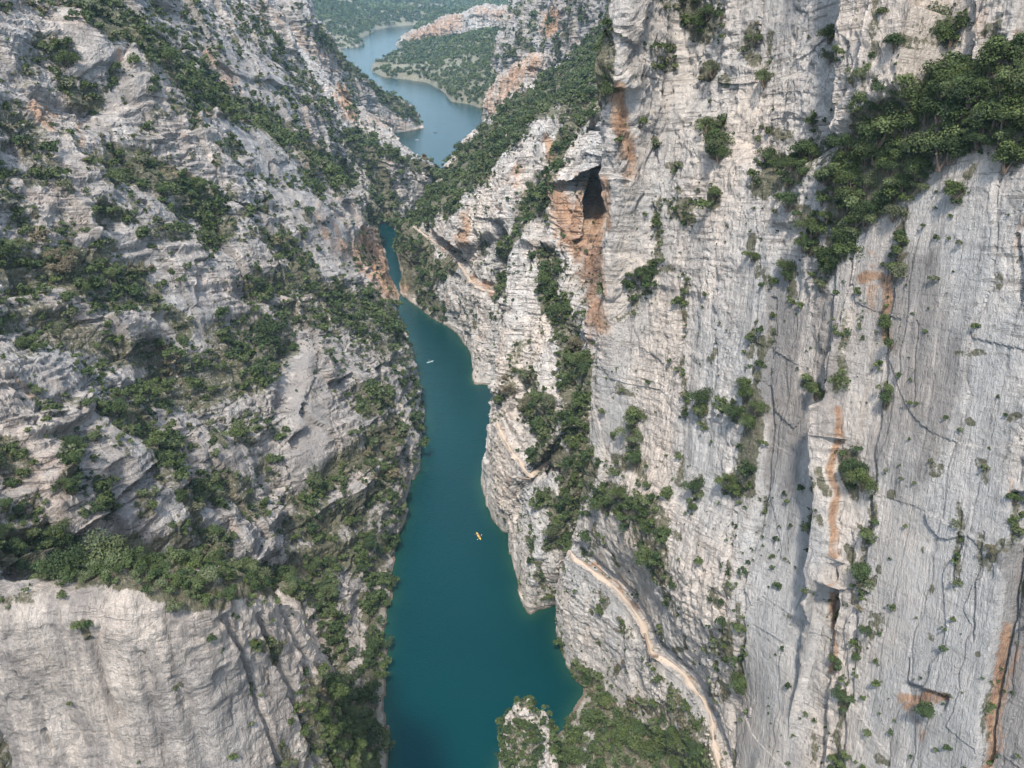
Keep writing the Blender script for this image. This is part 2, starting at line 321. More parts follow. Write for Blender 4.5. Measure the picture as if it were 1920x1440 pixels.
# ------------------------------------------------------------------ where the photo shows plants, stains and painted shade (px polylines: pts, half width, strength)
VEG = [
 ([(150,0),(250,70),(330,130),(400,180),(470,215),(540,255),(600,300),(645,335)], 27, 1.0),
 ([(60,0),(200,15),(330,90)], 24, .55), ([(330,0),(400,60),(450,110)],18,.45), ([(430,0),(520,80),(600,190),(640,260)],14,.5),
 ([(140,170),(185,190)], 30, .95), ([(75,90),(120,110)], 26, .9), ([(40,150),(60,120)],18,.6), ([(210,150),(205,130)],12,.8),
 ([(10,220),(50,260),(90,310)], 30, .75), ([(230,300),(330,355),(390,395),(415,440)], 36, .95), ([(200,398),(212,400)], 22, 1),
 ([(190,290),(250,320)], 22, .8), ([(300,440),(330,430)],22,.7), ([(360,190),(370,240)],14,.7),([(430,280),(445,290)],14,.8),([(480,330),(560,350)],12,.4),
 ([(570,330),(590,360)],15,.8),([(520,440),(560,490)],16,.6),([(40,380),(60,450)],22,.6), ([(0,330),(30,420)],25,.7),([(120,400),(140,440)],18,.6),
 ([(0,500),(60,520),(130,500),(220,520),(270,540)], 42, .9), ([(0,600),(60,590),(130,600)],24,.8), ([(200,560),(260,560)],30,.9),
 ([(90,610),(200,650),(300,680),(400,690),(480,645),(550,600)], 36, .8), ([(320,590),(350,620)],20,.9),
 ([(470,540),(530,530)], 22, .9), ([(560,515),(610,540),(690,570),(745,615)], 26, .95), ([(560,580),(640,600),(740,640)],26,.75), ([(420,620),(500,600)],30,.8),
 ([(280,735),(400,730),(470,700),(530,640)], 36, .85), ([(240,770),(310,830)], 26, .95),([(150,640),(200,740),(230,790)],28,.5),
 ([(60,740),(100,770)],24,.6), ([(0,840),(30,880)],30,.95), ([(140,830),(130,920)],22,.95), ([(205,900),(205,945)],18,.9),([(60,960),(20,980)],26,.7),
 ([(440,800),(500,790),(520,820)],18,.6), ([(380,940),(440,900),(480,950)], 28, .85), ([(350,990),(420,1010)],20,.7),([(500,880),(530,905)],14,.7),
 ([(575,940),(620,900),(665,870)], 26, 1), ([(690,850),(735,800)], 26, 1), ([(555,990),(600,1000),(660,970)], 30, 1), ([(690,940),(735,880)], 18, .9),
 ([(560,1060),(630,1040)], 30, 1), ([(660,1050),(695,1010)],22,1), ([(440,1090),(520,1080),(600,1110)], 34, 1), ([(600,1130),(625,1180),(640,1240)], 20, .9),
 ([(700,1120),(715,1200),(720,1290)], 22, 1), ([(690,1080),(740,1010)],16,.9), ([(620,1320),(680,1360),(700,1440)], 60, 1), ([(600,1380),(640,1440)],30,1),
 ([(0,1030),(100,1060),(200,1080),(300,1095),(400,1110)], 34, 1), ([(0,1000),(80,1010),(140,1040)], 30, .9), ([(230,1030),(300,1040)],22,.8),([(300,1060),(420,1030)],22,.8),
 ([(0,1130),(60,1125)], 14, .8), ([(160,1170),(165,1190)], 9, 1), ([(490,1200),(510,1215)],15,1), ([(530,1225),(520,1240)],13,1), ([(540,1400),(565,1440)],14,.8),
 ([(680,740),(700,760)], 20, .9), ([(715,730),(725,745)],18,1), ([(620,640),(640,700)],14,.4), ([(770,700),(785,800)],10,.6), ([(700,640),(750,670)],20,.6),
 # right wall
 ([(1900,140),(1850,160),(1800,180),(1700,200),(1640,240)], 44, 1), ([(1880,230),(1800,240),(1700,260),(1620,290)], 44, 1), ([(1700,330),(1640,360),(1590,400)], 40, 1),
 ([(1620,300),(1570,330)],30,.95), ([(1600,400),(1575,460)], 24, 1), ([(1560,480),(1550,520)],20,.8), ([(1475,310),(1440,345)], 24, 1), ([(1500,300),(1530,280)],16,.8),
 ([(1500,390),(1525,430),(1520,460)], 20, 1), ([(1495,510),(1490,545)], 9, .9), ([(1895,270),(1890,290)], 26, 1),([(1560,270),(1545,290)],12,.8),
 ([(1300,10),(1310,40)], 36, 1), ([(1410,70),(1412,100)], 24, 1), ([(1750,60),(1775,75)], 26, 1), ([(1870,120),(1915,115)],24,.7), ([(1325,125),(1328,132)],14,1), ([(1350,150),(1355,160)],12,.8),
 ([(1345,245),(1340,280)], 22, 1), ([(1460,245),(1475,255)],16,.9), ([(1280,385),(1278,400)], 20, 1), ([(1335,355),(1335,375)],14,1), ([(1240,90),(1260,110)],20,.7),([(1230,260),(1235,270)],10,1),
 ([(1415,455),(1410,475)],12,.9), ([(1530,60),(1545,110)],8,.5),([(1680,70),(1690,90)],9,.9),([(1620,150),(1625,165)],7,.8),([(1810,320),(1800,370)],12,.8),([(1520,235),(1530,260)],10,.7),
 ([(1415,720),(1405,790),(1400,850),(1385,920)], 20, 1), ([(1420,625),(1428,650)],9,1), ([(1425,680),(1422,700)],9,1), ([(1435,500),(1435,540)],9,.8), ([(1370,760),(1380,780)],12,.8),
 ([(1155,870),(1200,860)],20,.9), ([(1130,940),(1200,960),(1230,985)], 26, .95), ([(1190,820),(1195,900)],14,.8), ([(1190,765),(1192,785)], 9, 1), ([(1240,1030),(1245,1080)], 24, 1), ([(1200,1000),(1230,1010)],20,.8),
 ([(1120,1010),(1105,1040)],14,.7), ([(1190,1090),(1200,1120)],8,.6),([(1250,1120),(1265,1150)],12,.7), ([(1245,1190),(1250,1210)],10,.9), ([(1285,1200),(1286,1215)],7,1),
 ([(1600,860),(1605,920)], 19, 1), ([(1650,740),(1652,755)], 11, 1), ([(1515,720),(1530,735)], 13, 1), ([(1545,890),(1550,930)],10,.9),([(1530,980),(1535,985)],8,.8),([(1590,1020),(1592,1035)],10,1),
 ([(1640,950),(1630,1000),(1612,1050),(1612,1090)], 9, .8), ([(1615,1080),(1635,1085)],9,1), ([(1340,1110),(1345,1140)],10,.9), ([(1350,1180),(1352,1220)],12,1), ([(1325,1200),(1335,1215)],10,.7),
 ([(1345,1270),(1345,1300)],11,1), ([(1378,1260),(1380,1290)],7,.9), ([(1360,1050),(1365,1080)],6,.9),([(1585,1300),(1583,1330)],9,1),([(1528,1390),(1530,1410)],8,.9),([(1650,1430),(1670,1440)],12,.9),
 ([(1600,1200),(1600,1230)],7,.8),([(1880,530),(1882,535)],11,.9),([(1795,660),(1840,655)],7,.8),([(1815,780),(1818,785)],8,.9),([(1900,780),(1890,785)],10,.9),([(1850,870),(1850,905)],8,.8),([(1745,1175),(1746,1180)],6,.9),([(1825,1225),(1826,1230)],6,.9),
 # gully and spurs
 ([(1030,490),(1040,560),(1065,620),(1080,690),(1065,740)], 26, 1), ([(1000,750),(1025,790),(1015,850)], 26, 1), ([(1080,740),(1085,800),(1080,860)], 26, 1), ([(1050,860),(1090,880),(1070,950)], 26, 1),
 ([(1030,930),(1040,960)],22,1), ([(1055,990),(1040,1020)],18,.95), ([(1090,520),(1100,600)],14,.9), ([(1105,640),(1105,690)],9,.6),
 ([(975,640),(955,690),(945,740)], 14, .75), ([(985,700),(990,715)],12,.9), ([(960,720),(950,750)],12,.9),([(1000,360),(1030,345)], 24, 1), ([(985,400),(1010,395)],20,1), ([(960,430),(945,480),(940,540)], 12, .9), ([(1060,430),(1070,440)],8,.6),
 ([(1100,200),(1060,250),(1040,310)],16,1), ([(1010,1060),(1030,1120)],9,.7), ([(1000,1000),(1010,1050)],8,.5),
 ([(900,450),(905,470)],10,.8),([(885,600),(888,610)],6,.9),([(920,590),(935,570)],6,.6),
 # headland
 ([(765,430),(790,480),(760,510)], 26, 1), ([(775,530),(815,510),(840,500)], 22, 1), ([(800,560),(825,580)],16,.9), ([(745,440),(760,480)],18,.9), ([(860,500),(850,480)],8,.6),
 # bay slope, islet
 ([(1080,1275),(1110,1300),(1150,1330)], 26, .95), ([(1110,1290),(1140,1300)],20,1), ([(1060,1320),(1080,1380),(1070,1430)], 32, .95), ([(1130,1360),(1180,1400),(1150,1440)], 46, 1), ([(1190,1330),(1240,1330)],16,.8),
 ([(1220,1400),(1290,1400),(1320,1430)], 34, 1), ([(1200,1430),(1300,1440)],30,1),([(1255,1290),(1260,1320)],14,.8),([(1225,1245),(1250,1265)],12,.5),([(1120,1120),(1130,1140)],12,.6),([(1165,1165),(1168,1180)],9,.7),
 ([(1250,1340),(1330,1370)],20,.8), ([(985,1380),(1005,1400),(990,1440)], 22, .85), ([(955,1340),(970,1320),(1000,1345)],9,.7),([(950,1400),(960,1440)],10,.6),
 # far bank ridges
 ([(665,260),(700,300),(715,360),(735,410)], 24, 1), ([(690,270),(740,295),(790,310),(815,325)], 11, 1), ([(700,400),(730,430)],16,1), ([(755,300),(745,340)],10,.5),
 ([(600,60),(640,115),(690,150),(740,190),(785,225)], 9, 1), ([(720,190),(760,215)], 11, 1), ([(560,20),(600,90)],9,.5),([(655,150),(665,220)],8,.6),
]
VEGP = [
 ([(815,350),(850,300),(905,245),(960,190),(1050,130),(1145,30),(1143,170),(1080,195),(1000,225),(940,290),(900,340),(870,355),(850,390),(800,425),(750,440),(740,430)], 10, 1.0),
 ([(1060,200),(1145,100),(1140,190),(1090,240),(1050,330),(1030,400),(1000,400),(985,350),(1030,310),(1060,250)], 8, .75),
]
BARE = [ # pale bare rock inside the green
 ([(1110,350),(1115,640)], 26, 1), ([(820,410),(860,440),(880,360)],10,.6), ([(1100,1370),(1115,1385)],14,1), ([(1180,1375),(1195,1385)],10,.9), ([(1090,1330),(1100,1350)],8,.8),
]
ORANGE = [
 ([(1155,180),(1160,240),(1165,290)], 17, 1), ([(1180,260),(1165,330)], 16, .6), ([(1200,220),(1300,180)], 20, .25),
 ([(1060,370),(1075,400),(1085,450)], 30, 1), ([(1040,440),(1045,380)],9,.7), ([(1118,430),(1110,520),(1112,600)], 24, 1), ([(1110,620),(1108,680)],14,.6), ([(1055,345),(1090,330)],24,.6), ([(1110,350),(1120,430)],26,.9), ([(1078,1042),(1120,1062),(1170,1095),(1203,1140)],5,.8), ([(1290,1255),(1330,1310),(1345,1335)],4,.7), ([(825,452),(862,478)],6,.9), ([(880,522),(925,537)],7,.9),
 ([(690,450),(710,490),(735,540)], 32, .95), ([(650,460),(690,500)],26,.7), ([(600,400),(610,440)], 14, .6), ([(400,110),(430,150)], 20, .7), ([(430,170),(470,195)],9,.6), ([(60,210),(90,235)], 18, .8),
 ([(270,310),(340,330)], 15, .7), ([(375,205),(400,215)],8,.6), ([(150,230),(155,260)],8,.7), ([(205,95),(215,115)],8,.8), ([(490,10),(520,40)],24,.5), ([(640,170),(655,210)],14,.95), ([(700,220),(750,240)],18,.55), ([(560,60),(620,120)], 22, .55), ([(480,250),(520,330)],14,.35), ([(570,300),(600,380),(640,430)],16,.45),
 ([(20,705),(50,740)],9,.7), ([(360,510),(400,530)],12,.5), ([(770,320),(790,350)],24,.25), ([(755,60),(760,75)],5,.4),
 ([(1660,510),(1665,560),(1660,640)], 9, 1), ([(1628,512),(1665,505)], 9, .9), ([(1645,530),(1640,575)],9,.6), ([(1640,470),(1650,495)],12,.5),
 ([(1568,760),(1572,850),(1568,920),(1556,1000),(1556,1160),(1557,1250)], 8, 1), ([(1700,1300),(1765,1310)], 12, 1), ([(1710,1315),(1750,1318)], 12, .9), ([(1718,1330),(1736,1375)], 14, .65), ([(1880,1160),(1862,1300),(1850,1440)], 11, 1), ([(1905,1210),(1880,1300),(1870,1400)],9,.6),
 ([(1850,30),(1840,90)], 20, .5), ([(1905,60),(1915,90)],12,.8), ([(1915,400),(1905,560)], 8, .6), ([(1910,890),(1895,940)],7,.6), ([(1288,590),(1291,630)],5,.9), ([(1640,960),(1625,1000)],5,.6),
 ([(1560,30),(1500,200)],50,.3),([(1600,120),(1450,230)],40,.35),
 ([(1000,110),(960,150),(920,195)], 24, .6), ([(1035,30),(1030,55)], 17, 1), ([(1060,60),(1100,110)], 25, .45), ([(850,40),(780,75)],22,.65), ([(900,20),(960,30)],14,.55),
 ([(1025,265),(1028,300)], 9, .95), ([(970,310),(965,345)],10,.6), ([(870,400),(868,460)], 9, .8), ([(880,520),(925,545)],6,.8), ([(940,350),(940,420)],9,.5), ([(850,440),(880,480)],10,.5), ([(1180,1080),(1120,1050)],7,.5), ([(960,890),(955,920)],5,.7), ([(900,640),(925,650)],10,.35),
 ([(180,1180),(230,1250)], 18, .35), ([(450,1350),(470,1420)], 25, .25), ([(250,1170),(330,1250)],30,.22),
]
SMOOTHR = [ # smooth slab zones on the right wall
 ([(1440,560),(1480,900),(1440,1400)], 80, 1), ([(1700,450),(1760,800),(1750,1400)], 160, 1), ([(1180,600),(1150,800)], 40, .7), ([(1600,560),(1620,800)],50,.8), ([(1330,600),(1300,900)],40,.7), ([(560,700),(600,850)],35,.8), ([(60,1300),(300,1350)],160,.5), ([(450,240),(600,420),(660,480)],34,.7), ([(430,90),(540,200)],26,.7), ([(280,380),(370,430)],18,.5), ([(280,560),(420,600)],34,.7), ([(380,860),(480,880)],40,.7), ([(130,60),(230,160)],30,.6), ([(220,840),(300,940)],40,.5), ([(650,700),(700,720)],24,.5),
]
DARK = [([(1460,560),(1470,900)], 38, .9), ([(1700,520),(1740,700),(1700,850)], 70, .6), ([(1900,1050),(1890,1440)], 26, 1.4), ([(600,650),(570,850)],30,.8), ([(1550,560),(1560,800)],24,.8), ([(1180,40),(1200,140)],16,.7),  # the strong right-edge stroke paints the shade of a recess into the rock
        ([(300,20),(350,100)],50,.4), ([(440,130),(480,190)],22,.6), ([(700,800),(770,960)],30,.3), ([(640,120),(700,200)],30,.8)]
def strokes(u, v, lst, soft=0.45):
    out = np.zeros(u.shape, f32); sh = u.shape; uf = u.ravel(); vf = v.ravel(); of = out.ravel()
    for pts, hw, s in lst:
        xs = [p[0] for p in pts]; ys = [p[1] for p in pts]; pad = hw * (1 + soft)
        idx = np.nonzero((uf > min(xs) - pad) & (uf < max(xs) + pad) & (vf > min(ys) - pad) & (vf < max(ys) + pad))[0]
        if len(idx) == 0: continue
        d = seg_dist(uf[idx], vf[idx], pts)
        m = s * (1 - smooth(hw * (1 - soft), hw * (1 + soft), d))
        of[idx] = np.maximum(of[idx], m)
    return of.reshape(sh)
# ------------------------------------------------------------------ rock relief
PATH_PTS = []      # filled below: world points of the ledge path
def rock_disp(p, A=1.0, slab=1.0, bedA=1.0, smooth_m=None, R=1.0):
    x, a, b = bedding(p)
    sm = R * (1.0 if smooth_m is None else (1 - 0.85 * smooth_m))
    d = A * (5.0 * fbm(p, 42, 4, 3.1)) + A * 1.3 * fbm(p, 11, 3, 8.8) * sm
    wx = 2.6 * fbm(p, 14, 2, 31.0); wa = 2.6 * fbm(p, 15, 2, 47.0); wb = 2.4 * fbm(p, 22, 3, 53.0)
    q0 = (fbm(p, 5, 2, 77.0), fbm(p, 5, 2, 78.0))
    for n, (L, Lb, amp) in enumerate([(17, 30, 1.9), (6.3, 8, 0.75), (2.6, 2.1, 0.34), (1.3, 0.9, 0.15)]):
        k = 1.0 / (n + 1)
        cx, ca, cb = (x + wx * k * 1.5 + q0[0]) / L, (a + wa * k * 1.5 + q0[1]) / L, (b + wb * k) / Lb
        h = cellhash(np.floor(cx), np.floor(ca), np.floor(cb), 5 * n + 1) - 0.5
        d = d + slab * amp * 2 * h * (sm if n else 1.0)
        if n < 2:
            fa = np.abs(ca - np.round(ca)) * L; fx = np.abs(cx - np.round(cx)) * L
            cr_ = np.exp(-(np.minimum(fa, fx) / (0.35 if n == 0 else 0.22)) ** 2)
            d = d - slab * cr_ * (1.0 if n == 0 else 0.5) * sm
    bw = b + wb
    q = np.stack([x / 26, a / 26, bw / 1.9], -1); q2 = np.stack([x / 12, a / 12, bw / 0.75], -1)
    pt = smooth(0.35, 0.65, vnoise(p / 17, 71.0))
    d = d + bedA * (sm / R) * ((vnoise(q, 7.7) - 0.5) * 1.5 + (vnoise(q2, 3.3) - 0.5) * 0.75 * (0.3 + pt))
    d = d + sm * 0.35 * np.abs(fbm(p, 2.4, 3, 61.0)) * (1 + pt) + sm * 0.55 * ridged(p * np.array([1, 1, 0.5]), 3.2, 3, 91.0) * (0.4 + pt)
    return d
SHEETS = []
FIRST = {}
def sheet(name, g, A=1.0, slab=1.0, bedA=1.0, features=None, warm=0.0, rough=1.0, vegbase=0.0, flip=None, kind='structure', carve=True, sizek=1.0, orangeb=0.0, tone=0.0, R=1.0, blob=None, extra_veg=None):
    n = grid_normals(blur(g, 6))
    if flip is None:
        c = np.array([0, 0, H]) - g; flip = np.median((n * c).sum(-1)) < 0
    if flip: n = -n
    u, v, zc = project(g); bad = g[..., 1] < 8
    u = np.where(bad, -9999, u)
    ww = fbm(g, 9, 3, 12.0) * 16; w2 = fbm(g, 8, 3, 22.0) * 16
    smm = strokes(u + ww, v + w2, SMOOTHR)
    d = rock_disp(g, A, slab, bedA, smm, R); vec = 0
    if features is not None: d = features(g, u, v, d)
    if isinstance(d, tuple): d, vec = d
    if carve and PATH_PTS:
        att = np.ones(u.shape, f32); gf = g.reshape(-1, 3)
        for pp in PATH_PTS:
            q = np.array(pp); lo = q.min(0) - 9; hi = q.max(0) + 9
            idx = np.nonzero(((gf > lo) & (gf < hi)).all(1))[0]
            if not len(idx): continue
            best = np.full(len(idx), 1e9)
            for s0, s1 in zip(q[:-1], q[1:]):
                e = s1 - s0; t = np.clip(((gf[idx] - s0) @ e) / (e @ e), 0, 1)
                best = np.minimum(best, np.linalg.norm(gf[idx] - s0 - t[:, None] * e, axis=1))
            att.ravel()[idx] = np.minimum(att.ravel()[idx], smooth(1.5, 6.5, best))
        d = d * att - 0.35 * (1 - att) - 1.3 * (1 - att) * smooth(40.4, 41.0, g[..., 2]) * smooth(44.5, 43.0, g[..., 2])
    d = d * (0.35 + 0.65 * smooth(0, 22, g[..., 2]))
    g2 = g + n * d[..., None] + vec
    n2 = grid_normals(g2); n2 = -n2 if flip else n2
    u, v, zc = project(g2); u = np.where(g2[..., 1] < 8, -9999, u)
    sc = np.clip(350.0 / zc, 0.3, 1.2)
    uu, vv = u + ww * sc, v + w2 * sc
    veg = strokes(uu, vv, VEG)
    for pts, soft, s in VEGP: veg = np.maximum(veg, s * poly_mask(uu, vv, pts, soft))
    veg = veg * (1 - strokes(uu, vv, BARE))
    veg = np.maximum(veg, vegbase * smooth(0.45, 0.75, vnoise(g2 / 13, 5.5)))
    if extra_veg: veg = np.maximum(veg, strokes(uu, vv, extra_veg, .9) * smooth(.45, .6, vnoise(g2 / 7, 8.8)))
    if blob: veg = np.maximum(veg, .85 * smooth(blob, blob + .06, vnoise(g2 / 4.2, 25.5)) * smooth(.3, .55, vnoise(g2 / 30, 45.5)))
    frame = (u > -80) & (u < 2000) & (v > -80) & (v < 1520)
    veg = np.where(frame, veg, np.maximum(veg, 0.7 * smooth(0.5, 0.7, vnoise(g2 / 22, 15.5))))
    ora = np.clip(strokes(uu, vv, ORANGE, .85) + orangeb, 0, 1); smm = strokes(uu, vv, SMOOTHR); dk = strokes(uu, vv, DARK)
    ni, nj = g.shape[:2]; idx = np.arange(ni * nj).reshape(ni, nj)
    q = np.stack([idx[:-1, :-1], idx[1:, :-1], idx[1:, 1:], idx[:-1, 1:]], -1).reshape(-1, 4)
    if flip: q = q[:, ::-1]
    me = mesh_from(name, g2.reshape(-1, 3), q, False, dict(orange=ora, soil=np.clip(veg, 0, 1), warm=np.full(ora.shape, warm) + 0.35 * (1 - smm) - .15,
                   rough=rough * (1 - 0.85 * smm), dark=dk + tone), (MROCK,))
    o = add_obj(name, me); tag(o, kind=kind)
    SHEETS.append(dict(name=name, p=g2, n=n2, veg=veg, u=u, v=v, zc=zc, g=g, k=sizek))
    print(name, g.shape[:2], flush=True)
    return o
# ------------------------------------------------------------------ ledge path centre lines (about 40 m above the water)
PA = [PZ(u, v, 40.0) for u, v in [(1375,1540),(1352,1450),(1338,1395),(1335,1350),(1320,1318),(1280,1262),(1248,1236),(1222,1222),(1213,1195),(1203,1165),(1180,1135),(1150,1100),(1110,1070),(1083,1050),(1068,1033)]]
PB = [PZ(u, v, 40.0) for u, v in [(1058,852),(1035,862),(1012,878),(994,893),(975,868),(957,845),(942,818),(931,795)]]
PC = [PZ(u, v, 40.0) for u, v in [(928,547),(905,542),(884,531),(876,515),(864,499),(856,485),(835,468),(810,450),(792,437),(776,424)]]
PATH_PTS += [PA, PB, PC]
def along(line, f):
    q = np.array(line); L = np.concatenate([[0], np.cumsum(np.linalg.norm(np.diff(q, axis=0), axis=1))]); s = f * L[-1]
    return np.array([np.interp(s, L, q[:, k]) for k in range(3)])
def offs(line, f, d):               # sideways offset, + = to the right of travel
    a, b = along(line, max(0, f - .02)), along(line, min(1, f + .02)); t = b - a; t /= np.linalg.norm(t)
    return along(line, f) + np.array([t[1], -t[0], 0]) * d

# ------------------------------------------------------------------ left slope
ZL = [-6, 0, 15, 40, 75, 110, 150, 200, 260, 330]
XL = {
 -60: [-20,-24,-34,-48,-64,-84,-112,-146,-185,-230],
   0: [-20,-26,-36,-50,-66,-86,-114,-148,-186,-232],
  60: [-22,-28,-38,-52,-68,-88,-116,-150,-188,-234],
  98: [-24,-30,-41,-53,-68,-87,-115,-150,-190,-238],
 135: [-27,-33,-42,-58,-78,-98,-126,-160,-200,-246],
 180: [-33,-39,-47,-62,-84,-108,-138,-173,-212,-256],
 210: [-38,-43.5,-49,-60,-84,-108,-136,-172,-212,-258],
 240: [-37,-41.5,-44,-56,-80,-105,-133,-169,-210,-256],
 285: [-36,-40.5,-42,-52,-73,-100,-128,-163,-205,-252],
 331: [-39,-43.5,-45,-54,-74,-102,-130,-165,-205,-250],
 372: [-48,-52,-56,-67,-86,-106,-134,-168,-206,-250],
 422: [-60,-65,-71.5,-82,-98,-112,-138,-170,-206,-250],
 461: [-68,-73.5,-81,-89,-103,-119,-140,-170,-205,-248],
 507: [-80,-85,-91,-99,-112,-122,-143,-172,-206,-248],
 540: [-89,-93,-96,-101,-114,-122,-142,-169,-201,-243],
}
cols = []
for y in sorted(XL):
    c = [X(x, y, z) for x, z in zip(XL[y], ZL)] + [X(-420, y, 350), X(-2600, y, 420)]
    cols.append(c)
for dx, dy in ((-12, 24), (-45, 55), (-110, 80), (-260, 110)):
    cols.append([X(x + dx, 540 + dy, z) for x, z in zip(XL[540], ZL)] + [X(-620, 560 + dy, 350), X(-2700, 560 + dy, 420)])
def feat_left(g, u, v, d):
    vg = strokes(u, v, VEG, .8)
    d = d - 3.0 * vg * smooth(20, 120, g[..., 1])
    # diagonal rib under the long vegetated ledge
    d = d + 5.0 * strokes(u, v, [([(150,70),(300,170),(440,260),(560,340),(640,410)], 46, 1)], .8)
    d = d - 4.0 * strokes(u, v, [([(300,10),(400,110),(470,190)], 30, 1)], .8)
    d = d + 1.0 * strokes(u, v, [([(560,380),(660,470),(730,550)], 50, 1)], .9)
    d = d - 5.0 * strokes(u, v, [([(545,900),(600,1000),(620,1150),(660,1300)], 60, 1)], .9)
    d = d - 2.5 * strokes(u, v, [([(560,640),(545,720),(530,800)], 16, 1),([(290,745),(360,830),(380,900)], 12, 1)], .6)
    d = d + 3.5 * strokes(u, v, [([(600,680),(585,880)], 36, 1),([(230,870),(330,960),(420,990)], 60, .8),([(60,860),(180,980)],40,.5)], .7)
    return d
sheet("cliff_left", loft(cols, 1.75, 1000), A=0.85, slab=1.2, bedA=1.5, features=feat_left, warm=0.42, rough=0.95, tone=.7, R=.55, blob=.61, sizek=.80)  # tone darkens this bank: more lichen, and partly its weaker light painted in

# ------------------------------------------------------------------ near buttress, lower left, with a shelf on top
tops = [(-150,40,128),(-110,55,131),(-82,61,132)]
pl = [X(-150,38,0),X(-110,52,0),X(-84,59,0)]
edge = [(-60,1150,68),(0,1143,68),(90,1140,69),(180,1132,69.5),(250,1128,70),(330,1128,71),(380,1126,73),(430,1128,76),(480,1125,79),(530,1140,82),(558,1165,85),(575,1215,90),(590,1240,99)]
cols = []
for i, (u, v, y) in enumerate(edge):
    e = P(u, v, y); f = i / (len(edge) - 1)
    out = np.array([0.15 + 0.85 * f ** 2, -(1 - f ** 3), 0]); out /= np.linalg.norm(out); 
    c = [e - out * 34 + X(-8, 0, -48), e - out * 18 + X(-3, 0, -20), e - out * 9 + X(0, 0, -6), e - out * 4 + X(0, 0, -.8), e - out * .8, e + out * .5 + X(0, 0, -3), e + out * 2.0 + X(0, 0, -12), e + out * 4.5 + X(0, 0, -28),
         e + out * 6.0 + X(0, 0, -50), e + out * 8 + X(0, 0, -80), e + out * 8 + X(0, 0, -128)]
    cols.append(c[::-1])
cols.append([q + X(-10, 22, -3) for q in cols[-1]])
def feat_but(g, u, v, d):
    # long flutes down the pale wall
    fl = [([(395,1150),(450,1250),(500,1400),(520,1440)],5,-1.2),([(470,1150),(520,1250),(560,1350),(600,1440)],6,-1.6),([(520,1130),(565,1230),(590,1330),(625,1440)],5,-1.3),
          ([(180,1190),(200,1260),(230,1330)],7,-.9),([(85,1370),(100,1400)],5,-1),([(330,1250),(380,1380),(390,1440)],8,-.6),([(270,1200),(300,1330),(330,1440)],9,-.6)]
    for pts, hw, k in fl: d = d + k * strokes(u, v, [(pts, hw, 1)], .9)
    q = g / np.array([7., 7., 60.]); d = d + 1.6 * (vnoise(q, 4.) - .5) + .4 * ridged(g / np.array([1, 1, 7.]), 2.6, 3, 14.) + .12 * fbm(g, 1.6, 3, 5.)
    d = d + 1.0 * strokes(u, v, [([(250,1160),(260,1250),(300,1400)],40,1)], 1.0)
    return d
sheet("cliff_buttress", loft(cols, 1.75, 800, 'cr'), A=0.45, slab=0.10, bedA=0.12, features=feat_but, warm=0.75, rough=0.3, sizek=.55, tone=.5)

# ------------------------------------------------------------------ the great right wall
def PW(u, v, off=0.0, lean=0.20):
    r = ray(u, v)     # r0 t = 16 + .41 (176 - r1 t) + lean (160 + r2 t) + off
    t = (16 + .41 * 176 + lean * 160 + off) / (r[0] + .41 * r[1] - lean * r[2])
    return np.array([r[0] * t, r[1] * t, H + r[2] * t])
lines = [  # joint-parallel columns from foot to top (px)
 (.86, [(1180,1000),(1205,840),(1225,640),(1245,420),(1262,180),(1275,0),(1290,-220)]),
 (.76, [(1235,1020),(1262,840),(1285,640),(1305,420),(1325,180),(1340,0),(1355,-220)]),
 (.62, [(1280,1080),(1320,880),(1345,660),(1368,420),(1390,180),(1408,0),(1430,-220)]),
 (.50, [(1325,1120),(1375,920),(1405,680),(1432,440),(1460,200),(1480,0),(1505,-220)]),
 (.36, [(1380,1180),(1430,960),(1470,700),(1505,450),(1540,200),(1562,0),(1590,-220)]),
 (.22, [(1440,1250),(1490,1020),(1540,740),(1585,470),(1625,200),(1652,0),(1690,-220)]),
 (.08, [(1480,1360),(1550,1090),(1610,800),(1662,500),(1712,200),(1745,0),(1790,-220)]),
]
cols = []
cols.append([X(34,214,-5), X(34,214,34), X(35,214,60), X(36,214,90), X(37,214,120), X(38,214,150), X(39,215,185), X(42,215,215), X(46,216,260), X(52,218,285), X(60,220,310), X(300,230,330), X(2600,300,420)])
cols.append([X(25,196,-5), X(24,196,38), X(25,196,60), X(26,196,90), X(27,196,120), X(28,196,150), X(29,196,185), X(31,197,215), X(36,198,260), X(42,200,285), X(52,202,310), X(300,210,330), X(2600,280,420)])
cols.append([X(19.5,184,-5)] + [P(1072,1030,181)] + [P(1102,930,182), P(1118,826,182.5), P(1121,738,183), P(1124,628,183.5), P(1135,498,184), P(1143,338,185), P(1147,168,186), P(1162,0,187), X(42,194,260), X(300,194,330), X(2600,274,420)])
cols.append([X(17.5,180,-5)] + [P(1069,1036,178)] + [P(1098,935,178.5), P(1114,830,179), P(1117,740,179), P(1120,630,179.5), P(1131,500,180), P(1139,340,181), P(1143,170,182), P(1158,0,183), X(40,190,260), X(300,190,330), X(2600,270,420)])
cols.append([offs(PA, .97, 2.5) - X(0,0,40), offs(PA, .97, 1.7)] + [P(1112,940,174.5), P(1128,830,175), P(1134,740,175.5), P(1140,630,176), P(1152,500,177), P(1164,340,178), P(1178,170,179), P(1196,0,180), X(42,188,260), X(300,188,330), X(2600,268,420)])
